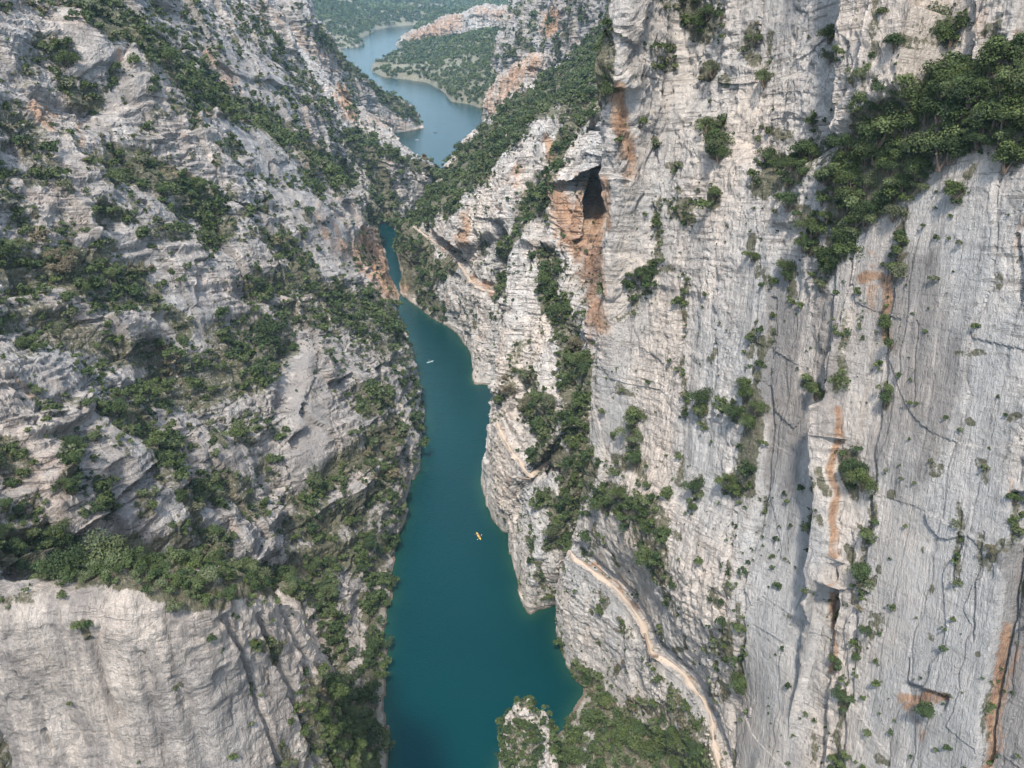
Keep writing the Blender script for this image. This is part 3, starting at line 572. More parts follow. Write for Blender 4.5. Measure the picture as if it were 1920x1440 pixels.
for f, px in lines:
    foot = offs(PA, f, 1.7)
    c = [foot - X(0, 0, 40), foot]
    c += [PW(*px[0], off=-2.0), PW(*px[1]), PW(*px[2]), PW(*px[3]), PW(*px[4]), PW(*px[5])]
    c.insert(7, PW(px[4][0] * .5 + px[5][0] * .5, px[4][1] * .5 + px[5][1] * .5)); c.append(PW(*px[6]))
    c += [c[-1] + X(12, 3, 32), X(300, c[-1][1] + 10, 330), X(2600, c[-1][1] + 60, 420)]
    cols.append(c)
for s in (1, 2, 3, 4, 5, 6, 8):       # towards and past the camera
    y = 100 - 20 * s
    c = []
    for z in (0, 40, 75, 100, 125, 150, 175, 195, 215, 250):
        yy = y + .45 * (z - 40)
        c.append(X(16 + .41 * (176 - yy) + .20 * (z - 40), yy, z))
    c += [c[-1] + X(12, 3, 32), X(300, c[-1][1] + 10, 330), X(2600, c[-1][1] + 60, 420)]
    cols.append(c)
CR = [([(1600,540),(1585,620),(1572,700),(1563,760)],5,1.0),([(1566,765),(1562,860),(1566,940),(1553,1050),(1552,1160)],13,3.0),([(1553,1160),(1558,1250),(1540,1330),(1530,1440)],4,.9),
 ([(1680,480),(1672,560),(1660,640),(1655,720),(1638,830),(1635,960),(1612,1060),(1600,1160),(1590,1260),(1575,1440)],4,1.1),
 ([(1440,560),(1432,700),(1440,800),(1425,960),(1395,1060),(1386,1200),(1376,1300),(1370,1440)],3.5,1.2),([(1375,960),(1366,1080),(1358,1180),(1350,1300)],3,.8),
 ([(1905,930),(1892,1050),(1868,1200),(1850,1300),(1835,1440)],5,1.4),([(1792,-60),(1785,95)],4,1.0),([(1905,-60),(1895,60),(1888,120)],11,3.2),
 ([(1490,940),(1500,985),(1515,1000),(1520,1060)],2.5,.5),([(1700,1240),(1694,1285),(1730,1296),(1772,1308)],2.5,.7),([(1250,280),(1235,450),(1205,620),(1190,800)],2.5,.5),
 ([(1290,520),(1285,680),(1270,900)],2.5,.5),([(1340,620),(1330,800),(1300,950)],2.5,.5),([(1420,480),(1410,600),(1395,800)],3,.7),([(1495,460),(1480,560)],5,1.3),([(1720,600),(1712,760)],2,.4),([(1800,960),(1790,1100)],2.5,.6),
 ([(1840,1000),(1825,1200)],2.5,.5),([(1640,0),(1625,140),(1590,260)],2.5,.6),([(1535,40),(1520,160)],2.5,.6),([(1455,60),(1440,200)],2.5,.5),([(1595,1000),(1590,1130)],3,.7),([(1900,440),(1905,560)],5,1.2),([(1700,390),(1690,470)],4,1.0),
 ([(1200,560),(1150,600)],2,.4),([(1250,500),(1180,560)],2.5,.5)]
def feat_right(g, u, v, d):
    u2 = u + 5 * fbm(g, 4, 3, 40.0); v2 = v + 4 * fbm(g, 4, 3, 44.0)
    for pts, hw, dep in CR: d = d - (.6 if hw < 8 else 1) * dep * strokes(u2, v2, [(pts, hw, 1)], .35)
    for pts, soft, k in [
        ([(1450,430),(1600,420),(1572,700),(1563,760),(1552,1160),(1530,1440),(1370,1440),(1395,1060),(1430,900)], 14, -1.3),
        ([(1692,1287),(1772,1310),(1765,1325),(1700,1312)], 9, -.8),
        ([(1300,-200),(2100,-300),(2100,110),(1860,110),(1700,170),(1620,225),(1540,270),(1440,300),(1330,240),(1270,130)], 34, -4.2),
        ([(1900,930),(1892,1050),(1868,1200),(1850,1300),(1835,1440),(2300,1900),(2300,930)], 9, -3.0),
        ([(1800,-100),(1905,-100),(1890,120),(1800,110)], 6, 1.2), ([(1180,610),(1240,540),(1300,560),(1280,930),(1200,930)], 12, -.6),
         ([(1150,170),(1190,170),(1180,330),(1145,330)], 6, -2.0),
        ]:
        d = d + k * poly_mask(u2, v2, pts, soft)
    x_, a_, b_ = bedding(g); wx = 1.5 * fbm(g, 12, 3, 66.)
    sm_ = 1 - .6 * strokes(u, v, SMOOTHR)
    for L_, am in ((11., 1.2), (4.6, .55), (2.1, .22)):
        c_ = (a_ + wx * (L_ / 8)) / L_; h_ = cellhash(np.floor(c_), np.floor(c_ * 0), np.floor((b_ + 30 * vnoise(g / 20, 3.)) / 60), int(L_))
        d = d + sm_ * am * (h_ - .5) - sm_ * am * .25 * np.exp(-((np.abs(c_ - np.round(c_)) * L_) / .22) ** 2)
    # vegetated shelf
    d = d + 0.6 * strokes(u, v, [([(1900,330),(1760,400),(1640,480),(1560,560)], 60, 1)], 1.0)
    return d
sheet("cliff_right", loft(cols, 1.6, 1100, 'cr'), A=0.20, slab=0.16, bedA=0.32, features=feat_right, warm=0.3, rough=0.58, sizek=.85, blob=.80, extra_veg=[(q_, 9, .85) for q_, _, _ in CR])

# ------------------------------------------------------------------ lower slab between path and water
cols = [[X(32,214,-5), X(31,213,8), X(30,212,25), X(30,211,39), X(34,211,40)],
        [X(22,197,-5), X(21,196,8), X(21,195,25), X(21,194,39), X(26,194,40)],
        [W(1049,1138,-4), W(1048,1140), P(1053,1090,188), P(1060,1044,181), P(1072,1036,181)],
        [W(1045,1195,-4), W(1045,1195), P(1049,1120,179.5), P(1058,1047,177.5), offs(PA,.985,1.5)],
        [W(1075,1265,-4), W(1074,1264), P(1090,1170,168), offs(PA,.93,-1.4), offs(PA,.93,3)]]
for f, a, b in ((.84,(1115,1310,157.5),(1140,1215,157)),(.72,(1150,1345,149),(1180,1250,149)),(.62,(1185,1370,144),(1205,1285,144)),(.50,(1215,1385,138),(1235,1315,137)),(.38,(1250,1400,130),(1270,1340,129)),(.24,(1290,1440,120),(1305,1395,118)),(.08,(1330,1540,106),(1342,1490,106))):
    cols.append([P(*a) - X(0, 0, 12), P(*a), P(*b), offs(PA, f, -1.4), offs(PA, f, 3)])
cols.append([X(52,60,-5), X(52,60,8), X(52,60,25), X(52,60,39), X(58,60,40)])
sheet("cliff_below_path", loft(cols, 1.6, 700), blob=.76, A=0.28, slab=0.45, bedA=0.35, warm=0.22, rough=0.55, sizek=.7)

# ------------------------------------------------------------------ bay slope and rock islet
cols = [[W(1070,1262,-5), W(1088,1268,0), P(1110,1262,165), P(1140,1230,166)],
        [W(1072,1300,-5), W(1090,1300,0), P(1120,1302,156), P(1170,1290,154)],
        [W(1046,1345,-5), W(1068,1340,0), P(1120,1345,146), P(1200,1340,147)],
        [W(1034,1375,-5), W(1054,1368,0), P(1120,1385,138), P(1230,1370,139)],
        [W(1000,1420,-5), W(1025,1395,0), P(1120,1430,130), P(1270,1400,131)],
        [W(1000,1480,-5), W(1020,1450,0), P(1140,1490,122), P(1310,1440,120)],
        [W(980,1600,-5), W(1000,1560,0), P(1160,1600,108), P(1360,1560,105)],
        [X(0,60,-5), X(8,60,0), X(25,60,14), X(50,60,30)]]
sheet("bay_slope", loft(cols, 1.7, 500), A=0.35, slab=0.5, bedA=0.5, warm=0.3, rough=1.0, vegbase=0.3, kind='structure', sizek=.9)
# islet: a tapering rock tower, closed all round
cols = []; cx, cy = W(985, 1500)[:2]
ringp = 16
top = P(978, 1318, 134); 
for i in range(ringp + 1):
    an = 2 * math.pi * i / ringp; ca, sa = math.cos(an), math.sin(an)
    c = []
    for z, rx, ry, sx, sy in ((-5, 8.6, 13, -.6, -4), (0, 8.0, 12, -.6, -4), (8, 7.6, 10, -.3, -3), (16, 6.4, 7.5, -.6, -1.5), (21.5, 4.4, 5, -1.4, -.3), (25, 2.1, 2.4, -1.9, .4), (26, 0.05, 0.05, -1.9, .4)):
        c.append(X(4.9 + sx + rx * ca, 135 + sy + ry * sa, z))
    cols.append(c)
sheet("islet", loft(cols, 1.7, 400), A=0.25, slab=0.5, bedA=0.6, warm=0.3, rough=1.0, vegbase=0.08, sizek=.6)

# ------------------------------------------------------------------ spurs and gully behind the wall's edge
cols = [
 [X(-6,290,-5), X(-5,290,25), X(-3,292,40), X(-1,294,42), X(2,300,55), X(6,312,72), X(14,320,92), X(24,322,112), X(36,320,132), X(50,320,150)],
 [W(903,898,-4)+X(0,5,0), P(906,880,266), P(919,775,261), P(924,775,262.5), P(928,700,265), P(938,610,275), P(952,520,288), P(985,440,297), P(1030,355,300), P(1105,255,302)],
 [W(908,925,-4), W(908,922), offs(PB,.93,-1.2), offs(PB,.93,2), P(940,730,257), P(955,640,266), P(975,540,277), P(1005,450,287), P(1040,352,291), P(1115,250,296)],
 [W(916,965,-4), W(917,962), offs(PB,.72,-1.2), offs(PB,.72,2), P(972,780,243), P(985,680,255), P(1008,570,266), P(1030,480,276), P(1056,340,286), P(1125,250,292)],
 [W(934,993,-4), W(934,989), offs(PB,.48,-1.2), offs(PB,.48,2), P(1000,800,229), P(1018,700,241), P(1038,600,254), P(1060,490,265), P(1078,375,275), P(1135,250,284)],
 [W(952,997,-4), P(975,960,224), offs(PB,.32,-1.2), offs(PB,.32,2), P(1040,810,214), P(1055,710,227), P(1070,610,242), P(1088,472,268), P(1098,392,274), P(1145,250,284)],
 [X(8,224,-5), P(1015,930,206), offs(PB,.12,-1.2), offs(PB,.12,2), P(1065,800,207), P(1080,700,220), P(1092,600,236), P(1112,455,272), P(1118,400,275), P(1155,250,284)],
 [X(20,215,-5), P(1050,960,199), P(1062,900,199), P(1066,880,200), P(1092,790,203), P(1108,690,214), P(1116,590,228), P(1126,455,268), P(1138,400,274), P(1175,250,284)],
 [X(32,212,-5), X(29,206,30), X(32,208,55), X(33,209,60), X(34,212,75), X(36,218,88), X(38,228,100), X(40,246,108), X(46,285,112), X(60,290,150)],
]
def feat_gully(g, u, v, d):
    u2 = u + 5 * fbm(g, 8, 3, 40.0); v2 = v + 5 * fbm(g, 8, 3, 44.0)
    cm = poly_mask(u2, v2, [(1058,352),(1086,330),(1115,318),(1150,298),(1180,298),(1180,452),(1125,455),(1092,452),(1100,400),(1090,372)], 3)
    vec = cm[..., None] * np.array([8., 42., 7.])
    d = d - 5 * poly_mask(u2, v2, [(1052,352),(1085,345),(1105,375),(1108,400),(1096,468),(1062,430),(1050,400)], 4)
    d = d - 2.2 * strokes(u2, v2, [([(1030,490),(1045,560),(1070,640),(1080,740),(1080,860)], 22, 1)], .9)
    d = d + 3.0 * strokes(u2, v2, [([(1010,460),(975,600),(960,720)], 16, 1), ([(1045,640),(1020,700),(1030,760)], 13, .7), ([(1050,330),(1035,450)], 12, .7)], .6)
    d = d - 2.0 * strokes(u2, v2, [([(1000,470),(990,560),(1000,660)], 6, 1), ([(935,590),(930,720)], 4, 1.2), ([(985,730),(975,790)],5,.8)], .6)
    q = fbm(g * np.array([.3, .3, 1.]), 1.5, 3, 9.); d = d + 1.2 * q * poly_mask(u2, v2, [(1050,352),(1100,345),(1108,400),(1096,470),(1045,440)], 8)
    return d, vec
sheet("cliff_spur", loft(cols, 1.5, 700), A=0.40, slab=0.8, bedA=0.7, features=feat_gully, warm=0.18, rough=0.95, sizek=.9)
cols = [
 [X(8,246,-5), X(9,246,10), X(10,245,25), X(12,244,34), X(20,240,42)],
 [X(1,238,-5), P(955,990,235), P(960,935,228), P(980,915,219), P(1020,880,214)],
 [W(953,1010,-5), P(957,1000,226), P(964,945,221), P(990,915,212), P(1030,880,208)],
 [W(963,1060,-5), W(962,1058), P(972,985,213), P(1000,935,207), P(1040,890,204)],
 [W(986,1150,-5), W(986,1146), P(994,1060,194), P(1018,985,195), P(1052,920,198)],
 [W(1015,1146,-5), W(1015,1142), P(1020,1060,193), P(1038,985,194), P(1062,920,196)],
 [W(1050,1135,-5), W(1048,1132), P(1052,1060,191), P(1060,985,192), P(1074,920,194)],
 [X(30,205,-5), X(28,204,5), X(27,203,22), X(27,202,38), X(30,200,50)],
]
sheet("cliff_nose", loft(cols, 1.6, 500), A=0.28, slab=0.7, bedA=0.6, warm=0.2, rough=0.9, sizek=.7)

# ------------------------------------------------------------------ headland further up the gorge
cols = [
 [X(-30,700,-5), X(-28,700,15), X(-22,700,35), X(-18,700,36), X(-5,700,45), X(5,705,55), X(15,710,65), X(60,720,90), X(200,740,120)],
 [X(-58,600,-5), X(-56,600,15), X(-52,602,34), X(-50,603,36), X(-44,605,42), X(-38,608,48), X(-30,612,56), X(40,640,95), X(200,660,140)],
 [W(745,450,-5), P(751,442,552), P(768,418,522), P(774,415,521), P(786,400,520), P(800,375,524), P(818,347,532), P(900,280,640), X(200,640,160)],
 [W(751,500,-5), W(752,498), offs(PC,.90,-1.2), offs(PC,.90,2.2), P(802,410,478), P(815,385,492), P(845,302,532), P(950,230,640), X(200,620,170)],
 [W(756,552,-5), W(757,550), offs(PC,.70,-1.2), offs(PC,.70,2.2), P(838,425,445), P(835,392,455), P(882,262,548), P(1000,190,650), X(200,600,180)],
 [W(800,592,-5), W(800,590), offs(PC,.46,-1.2), offs(PC,.46,2.2), P(872,420,420), P(885,370,432), P(930,217,580), P(1050,140,660), X(200,580,190)],
 [W(850,622,-5), W(850,620), offs(PC,.22,-1.2), offs(PC,.22,2.2), P(900,430,395), P(925,330,422), P(975,180,610), P(1090,100,680), X(200,560,200)],
 [W(880,668,-5), W(880,665), offs(PC,.10,-1.2), offs(PC,.10,2.2), P(930,440,380), P(960,320,402), P(1040,140,640), P(1130,60,690), X(200,540,210)],
 [W(886,718,-5), W(886,714), offs(PC,.03,-1.2), offs(PC,.03,2.2), P(955,440,364), P(998,270,398), P(1085,150,560), P(1160,20,680), X(200,520,215)],
 [W(905,723,-5), W(905,720), P(930,548,360), P(934,546,363), P(980,430,360), P(1040,235,396), P(1115,130,530), P(1200,0,640), X(220,500,220)],
 [W(935,723,-5), W(935,721), P(960,548,352), P(966,546,355), P(1020,420,352), P(1090,230,380), P(1145,120,470), P(1240,0,560), X(240,480,225)],
 [W(990,723,-5), W(990,721), P(1010,548,345), P(1016,546,347), P(1060,420,345), P(1150,230,370), P(1210,120,430), P(1300,0,500), X(260,460,230)],
]
def feat_head(g, u, v, d):
    u2 = u + 4 * fbm(g, 9, 3, 40.0); v2 = v + 4 * fbm(g, 9, 3, 44.0)
    d = d + 6.0 * poly_mask(u2, v2, [(1010,245),(1080,200),(1075,260),(1050,300),(1030,320),(985,345),(960,420),(930,440),(880,460),(820,430),(812,400),(860,385),(900,375),(945,285)], 12)
    d = d - 4.5 * strokes(u2, v2, [([(950,430),(930,520),(925,560)], 7, 1), ([(905,440),(905,480)],4,.7), ([(1000,345),(1040,300),(1085,230)], 16, 1)], .7)
    d = d + 4.0 * strokes(u2, v2, [([(770,440),(775,480)], 18, .8), ([(800,515),(760,540)], 20, .6)], .9)
    return d
sheet("cliff_headland", loft(cols, 1.45, 700), A=0.50, slab=1.1, bedA=0.9, features=feat_head, warm=0.1, rough=1.0, tone=.3)

# ------------------------------------------------------------------ orange crag above the far bank, and the crags beyond it
cols = [
 [P(902,232,735), P(903,225,735), P(906,205,735), P(909,185,737), P(912,175,745), P(930,170,790)],
 [P(908,232,715), P(908,222,715), P(914,196,717), P(924,165,722), P(930,158,735), P(955,160,790)],
 [P(925,235,700), P(935,210,700), P(948,172,705), P(960,134,712), P(966,126,725), P(985,135,790)],
 [P(950,235,690), P(970,185,690), P(980,150,696), P(988,112,704), P(992,102,718), P(1005,115,780)],
 [P(980,235,682), P(998,165,682), P(1006,140,688), P(1012,108,696), P(1015,99,712), P(1030,110,770)],
 [P(1010,235,690), P(1020,160,692), P(1024,140,700), P(1024,120,710), P(1028,112,725), P(1045,115,780)],
]
sheet("crag_orange", loft(cols, 1.4, 300), A=0.55, slab=1.2, bedA=0.8, warm=0.1, rough=1.0, orangeb=.1, tone=.5)
cols = [
 [P(935,130,1000), P(940,110,1000), P(950,80,1010), P(955,70,1030), P(960,60,1100), X(0,1300,90)],
 [P(960,140,950), P(965,100,950), P(975,60,955), P(985,30,965), P(995,18,1010), X(60,1280,110)],
 [P(985,150,900), P(990,100,900), P(1000,50,905), P(1012,10,915), P(1020,-5,960), X(120,1250,140)],
 [P(1010,160,850), P(1015,110,850), P(1022,60,855), P(1030,-10,865), P(1040,-40,920), X(170,1200,180)],
 [P(1045,170,800), P(1050,110,800), P(1055,50,805), P(1060,-40,820), P(1070,-80,880), X(210,1150,210)],
 [P(1090,180,740), P(1092,120,740), P(1096,50,745), P(1100,-70,760), P(1110,-120,820), X(250,1080,250)],
 [P(1140,200,680), P(1142,120,680), P(1145,40,685), P(1150,-100,700), P(1160,-160,760), X(300,1000,290)],
 [P(1220,200,620), P(1222,120,620), P(1225,40,625), P(1230,-130,640), P(1240,-200,700), X(380,900,320)],
]
def feat_crag(g, u, v, d):
    return d + 26 * (ridged(g * np.array([1, .6, .25]), 38, 3, 61.0) * .5) + 6 * ridged(g * np.array([1, .8, .2]), 12, 3, 33.0)
sheet("crag_far", loft(cols, 1.4, 300), A=1.0, slab=1.5, bedA=1.0, features=feat_crag, warm=0.1, rough=1.0, vegbase=.9, tone=.9)

# ------------------------------------------------------------------ left bank beyond the bend
cols = [
 [X(-260,560,-5), X(-260,560,40), X(-260,562,80), X(-262,566,110), X(-280,640,160), X(-420,700,220)],
 [X(-150,575,-5), X(-150,575,25), X(-150,578,55), X(-152,582,80), X(-160,640,110), X(-300,760,180)],
 [X(-112,590,-5), X(-112,590,15), P(690,380,592), P(672,300,600), P(668,250,625), X(-190,760,110)],
 [X(-90,600,-5), P(728,440,600), P(722,390,602), P(705,310,608), P(695,262,625), X(-150,740,70)],
 [W(742,432,-5), W(742,430), P(742,380,606), P(742,318,612), P(740,288,625), X(-115,730,45)],
 [X(-78,640,-5), P(775,400,632), P(778,370,634), P(780,322,637), P(780,303,648), X(-92,720,25)],
 [X(-66,665,-5), P(808,375,655), P(811,355,656), P(813,330,658), P(812,318,668), X(-74,710,8)],
 [X(-64,690,-5), X(-64,690,3), X(-65,689,9), X(-66,688,16), X(-68,690,18), X(-70,720,3)],
 [X(-95,760,-5), X(-94,758,1), X(-95,752,6), X(-96,745,14), X(-96,735,18), X(-92,725,19)],
]
sheet("spur_left_bank", loft(cols, 1.4, 400), A=0.7, slab=1.2, bedA=0.9, warm=0.05, rough=1.0, tone=.5)
cols = [
 [X(-420,760,-5), X(-420,760,60), X(-425,765,120), X(-430,775,190), X(-480,850,210), X(-900,1000,300)],
 [P(560,300,760), P(560,240,760), P(556,160,762), P(530,20,770), P(500,-60,800), X(-700,1050,280)],
 [P(620,300,770), P(620,240,770), P(612,150,775), P(575,20,785), P(555,-50,810), X(-450,1050,220)],
 [P(655,290,800), P(655,240,800), P(648,170,806), P(622,80,815), P(606,48,840), X(-330,1050,150)],
 [P(690,275,850), P(690,250,850), P(682,205,855), P(662,140,862), P(650,112,885), X(-270,1060,90)],
 [W(722,258,-5), W(722,255), P(716,225,888), P(700,180,895), P(692,155,915), X(-215,1060,50)],
 [W(755,250,-5), W(755,248), P(750,232,918), P(738,203,924), P(730,184,940), X(-180,1050,20)],
 [W(785,244,-5), W(785,242), P(784,236,940), P(778,222,945), P(770,206,965), X(-150,1040,5)],
 [W(792,238,-5), W(791,236), X(-115,975,4), X(-120,985,12), X(-135,1000,16), X(-150,1030,3)],
 [X(-150,1060,-5), X(-150,1060,0), X(-152,1055,3), X(-158,1050,8), X(-160,1045,8), X(-170,1050,4)],
]
sheet("ridge_left_bank", loft(cols, 1.4, 400), A=1.0, slab=1.5, bedA=1.2, warm=0.05, rough=1.0, tone=.8)

# ------------------------------------------------------------------ far ridge beside the upper lake
cols = [
 [P(742,90,1690), P(742,86,1690), P(743,82,1692), P(745,79,1700), X(-225,1800,6)],
 [P(765,95,1640), P(765,88,1640), P(766,76,1642), P(768,68,1655), X(-190,1800,15)],
 [P(790,100,1610), P(790,88,1610), P(791,66,1612), P(794,54,1625), X(-150,1800,25)],
 [P(820,98,1590), P(822,80,1590), P(824,54,1592), P(828,40,1605), X(-115,1800,30)],
 [P(855,90,1570), P(858,62,1570), P(862,38,1572), P(866,24,1585), X(-80,1800,34)],
 [P(895,85,1550), P(897,50,1550), P(900,26,1553), P(905,10,1570), X(-45,1800,36)],
 [P(930,85,1530), P(930,50,1530), P(933,28,1533), P(935,13,1550), X(-10,1800,36)],
 [P(970,85,1500), P(970,50,1500), P(972,32,1503), P(975,20,1520), X(30,1800,36)],
 [P(1020,85,1450), P(1020,60,1450), P(1022,40,1453), P(1025,25,1470), X(80,1750,36)],
]
sheet("far_ridge", loft(cols, 1.3, 300), A=1.4, slab=2.0, bedA=1.0, warm=0.15, rough=.8, orangeb=.08, tone=.7)

# ------------------------------------------------------------------ far hills round the lake: one height field
LAKE = [(905,205),(880,196),(845,191),(830,172),(800,155),(760,149),(715,144),(694,132),(698,118),(735,108),(768,97),(752,92),(742,86),(758,76),(772,62),(778,54),(790,46),(770,47),(735,50),(705,56),(690,66),(672,74),(668,80),(684,83),(672,88),(640,91),(560,92),(540,130),(600,200),(650,260)]
LK = [W(u, v)[:2] for u, v in LAKE] + [np.array(q) for q in ((-190,860),(-200,700),(-200,500),(60,500),(-34,760),(-36,900))]
def hills_height(x, y):
    pts = [tuple(p) for p in LK]
    d = np.where(in_poly(x, y, pts), -1, 1) * seg_dist(x, y, pts + [pts[0]])
    C = [P(800,120,1330),P(900,100,1290),P(850,130,1220),P(1000,80,1200),P(960,150,1000),P(1080,60,1150),P(940,60,1420),P(720,130,1400),P(600,62,1720),P(560,30,1810),P(560,0,2000),P(640,25,2150),P(640,2,2250),
         P(700,12,2400),P(700,-5,2500),P(800,20,2350),P(800,0,2600),P(900,0,2600),P(1000,0,2300),P(620,88,1660),P(870,60,1800),P(500,-30,2000),X(-600,1500,120),X(400,1500,120),X(600,1000,260),X(-900,1000,260),
         X(-2500,3500,420),X(0,4500,330),X(2500,3500,420),X(1200,2500,300),X(-1500,2400,330),X(0,9000,800),X(-4000,9000,800),X(4000,9000,900),X(-400,3200,110),X(300,3300,120),X(-800,3000,180)]
    num = 0; den = 0
    for c in C:
        w = 1.0 / (((x - c[0]) ** 2 + (y - c[1]) ** 2) / 1e4 + .05) ** 1.6; num = num + w * c[2]; den = den + w
    z = num / den
    p = np.stack([x, y, x * 0], -1)
    z = z + np.clip(d / 150, 0, 1) * (7 * fbm(p, 160, 4, 2.0) + 2.5 * fbm(p, 35, 3, 4.0)) * (1 + smooth(1900, 5000, y) * 6)
    # rock steps in the far hills
    zz = z + 8 * fbm(p, 200, 3, 6.0); st = 22.0; q = zz / st
    stepz = (np.floor(q) + smooth(0.72, 1.0, q - np.floor(q))) * st
    far = smooth(2000, 2300, y); z = z * (1 - .8 * far) + (stepz + (z - zz) * .3) * .8 * far
    zs = np.where(d > 0, np.minimum(z, d * .55 + 3.0 * smooth(0, 4, d) + .9 * fbm(p, 30, 3, 9.0) * smooth(0, 30, d)), -4)
    zs = np.where((d > 0), np.maximum(zs, .3 * smooth(0, 4, d)), -4)
    return zs, d
yy = np.geomspace(900, 12000, 560); kk = np.linspace(-0.62, 0.5, 620)
gy = np.repeat(yy[:, None], 620, 1); gx = gy * kk[None, :]
zs, dd = hills_height(gx, gy)
g = np.stack([gx, gy, zs], -1)
n = grid_normals(g); n = n if np.median(n[..., 2]) > 0 else -n
steep = smooth(0.66, 0.5, n[..., 2]); shoreb = smooth(8, 3, dd) * smooth(0.3, .6, vnoise(g / 60, 3.0))
vegh = (1 - steep) * (1 - shoreb) * smooth(.10, .30, vnoise(g / np.array([60, 60, 20]), 33.0) + .08)
u, v, zc = project(g)
vegh *= 1 - strokes(u, v, [([(735,125),(800,122)], 4, .9), ([(810,112),(860,118)],4,.7), ([(545,45),(660,85)], 7, .8), ([(580,58),(650,72)],6,.6)], .8)
idx = np.arange(g.shape[0] * g.shape[1]).reshape(g.shape[:2])
q = np.stack([idx[:-1, :-1], idx[:-1, 1:], idx[1:, 1:], idx[1:, :-1]], -1).reshape(-1, 4)
keep = (zs.ravel()[q] > -3.5).any(1)
me = mesh_from("hills", g.reshape(-1, 3), q[keep], True, dict(orange=strokes(u, v, ORANGE) + .12 * steep, soil=np.clip(np.maximum(vegh, .9), 0, 1), warm=np.full(u.shape, .3), rough=np.full(u.shape, .3), dark=np.zeros(u.shape)), (MROCK,))
tag(add_obj("hills", me), kind="structure")
SHEETS.append(dict(name="hills", p=g, n=n, veg=vegh, u=u, v=v, zc=zc, g=g, k=1.0))

# ------------------------------------------------------------------ water and the lake bed
from mathutils.kdtree import KDTree
sp_ = []
for S in SHEETS:
    if S["name"] in ("hills",): continue
    q_ = S["p"].reshape(-1, 3); m_ = (np.abs(q_[:, 2]) < .5) & (q_[:, 1] > 100) & (q_[:, 1] < 650); sp_.append(q_[m_][::3])
sp_ = np.concatenate(sp_); kd = KDTree(len(sp_))
for i_, q_ in enumerate(sp_): kd.insert((q_[0], q_[1], 0), i_)
kd.balance()
yy = np.concatenate([np.linspace(-400, 105, 12), np.arange(107, 470, 1.6), np.linspace(475, 1200, 70), np.geomspace(1230, 14000, 60)])
xx = np.concatenate([-np.geomspace(6000, 105, 24), np.arange(-102, 42, 1.1), np.geomspace(45, 6000, 24)])
gx, gy = np.meshgrid(xx, yy); g = np.stack([gx, gy, gx * 0], -1); sh = np.zeros(gx.shape)
for i_, j_ in zip(*np.nonzero((gy > 105) & (gy < 470) & (gx > -102) & (gx < 42))):
    dd_ = kd.find((gx[i_, j_], gy[i_, j_], 0))[2]; sh[i_, j_] = math.exp(-(dd_ / 2.4) ** 1.3) if dd_ < 12 else 0
sh *= .5 + .7 * vnoise(g / 9, 3.)
idx = np.arange(g.shape[0] * g.shape[1]).reshape(g.shape[:2]); q = np.stack([idx[:-1, :-1], idx[:-1, 1:], idx[1:, 1:], idx[1:, :-1]], -1).reshape(-1, 4)
me = mesh_from("lake_water", g.reshape(-1, 3), q, True, dict(shallow=sh), (MWATER,))
tag(add_obj("lake_water", me), kind="structure")
g2 = np.array([[-30000, -30000, -6.0], [30000, -30000, -6], [30000, 30000, -6], [-30000, 30000, -6]])
me = mesh_from("ground", g2, np.array([[0, 1, 2, 3]]), False, dict(orange=[0]*4, soil=[1]*4, warm=[0]*4, rough=[1]*4, dark=[0]*4), (MROCK,))
tag(add_obj("ground", me), kind="structure")

# ------------------------------------------------------------------ depth of the rock as seen, to know which plants show
ZC = 5; ZW, ZH = 2200 // ZC, 1700 // ZC; zb = np.full(ZW * ZH, 1e9)
for S in SHEETS:
    iu = ((S["u"] + 140) / ZC).astype(int); iv = ((S["v"] + 130) / ZC).astype(int)
    m = (iu >= 0) & (iu < ZW) & (iv >= 0) & (iv < ZH) & (S["p"][..., 1] > 8) & (S["p"][..., 2] > -.5)
    np.minimum.at(zb, (iv * ZW + iu)[m], S["zc"][m])
def visible(p, up=0.0):
    u, v, zc = project(p); iu = ((u + 140) / ZC).astype(int); iv = ((v + 130) / ZC).astype(int)
    ok = (iu >= 0) & (iu < ZW) & (iv >= 0) & (iv < ZH) & (p[..., 1] > 8)
    z = np.where(ok, zb[np.clip(iv, 0, ZH - 1) * ZW + np.clip(iu, 0, ZW - 1)], -1)
    return ok & (zc < z + 7) & (u > -15) & (u < 1935) & (v > -15) & (v < 1455)

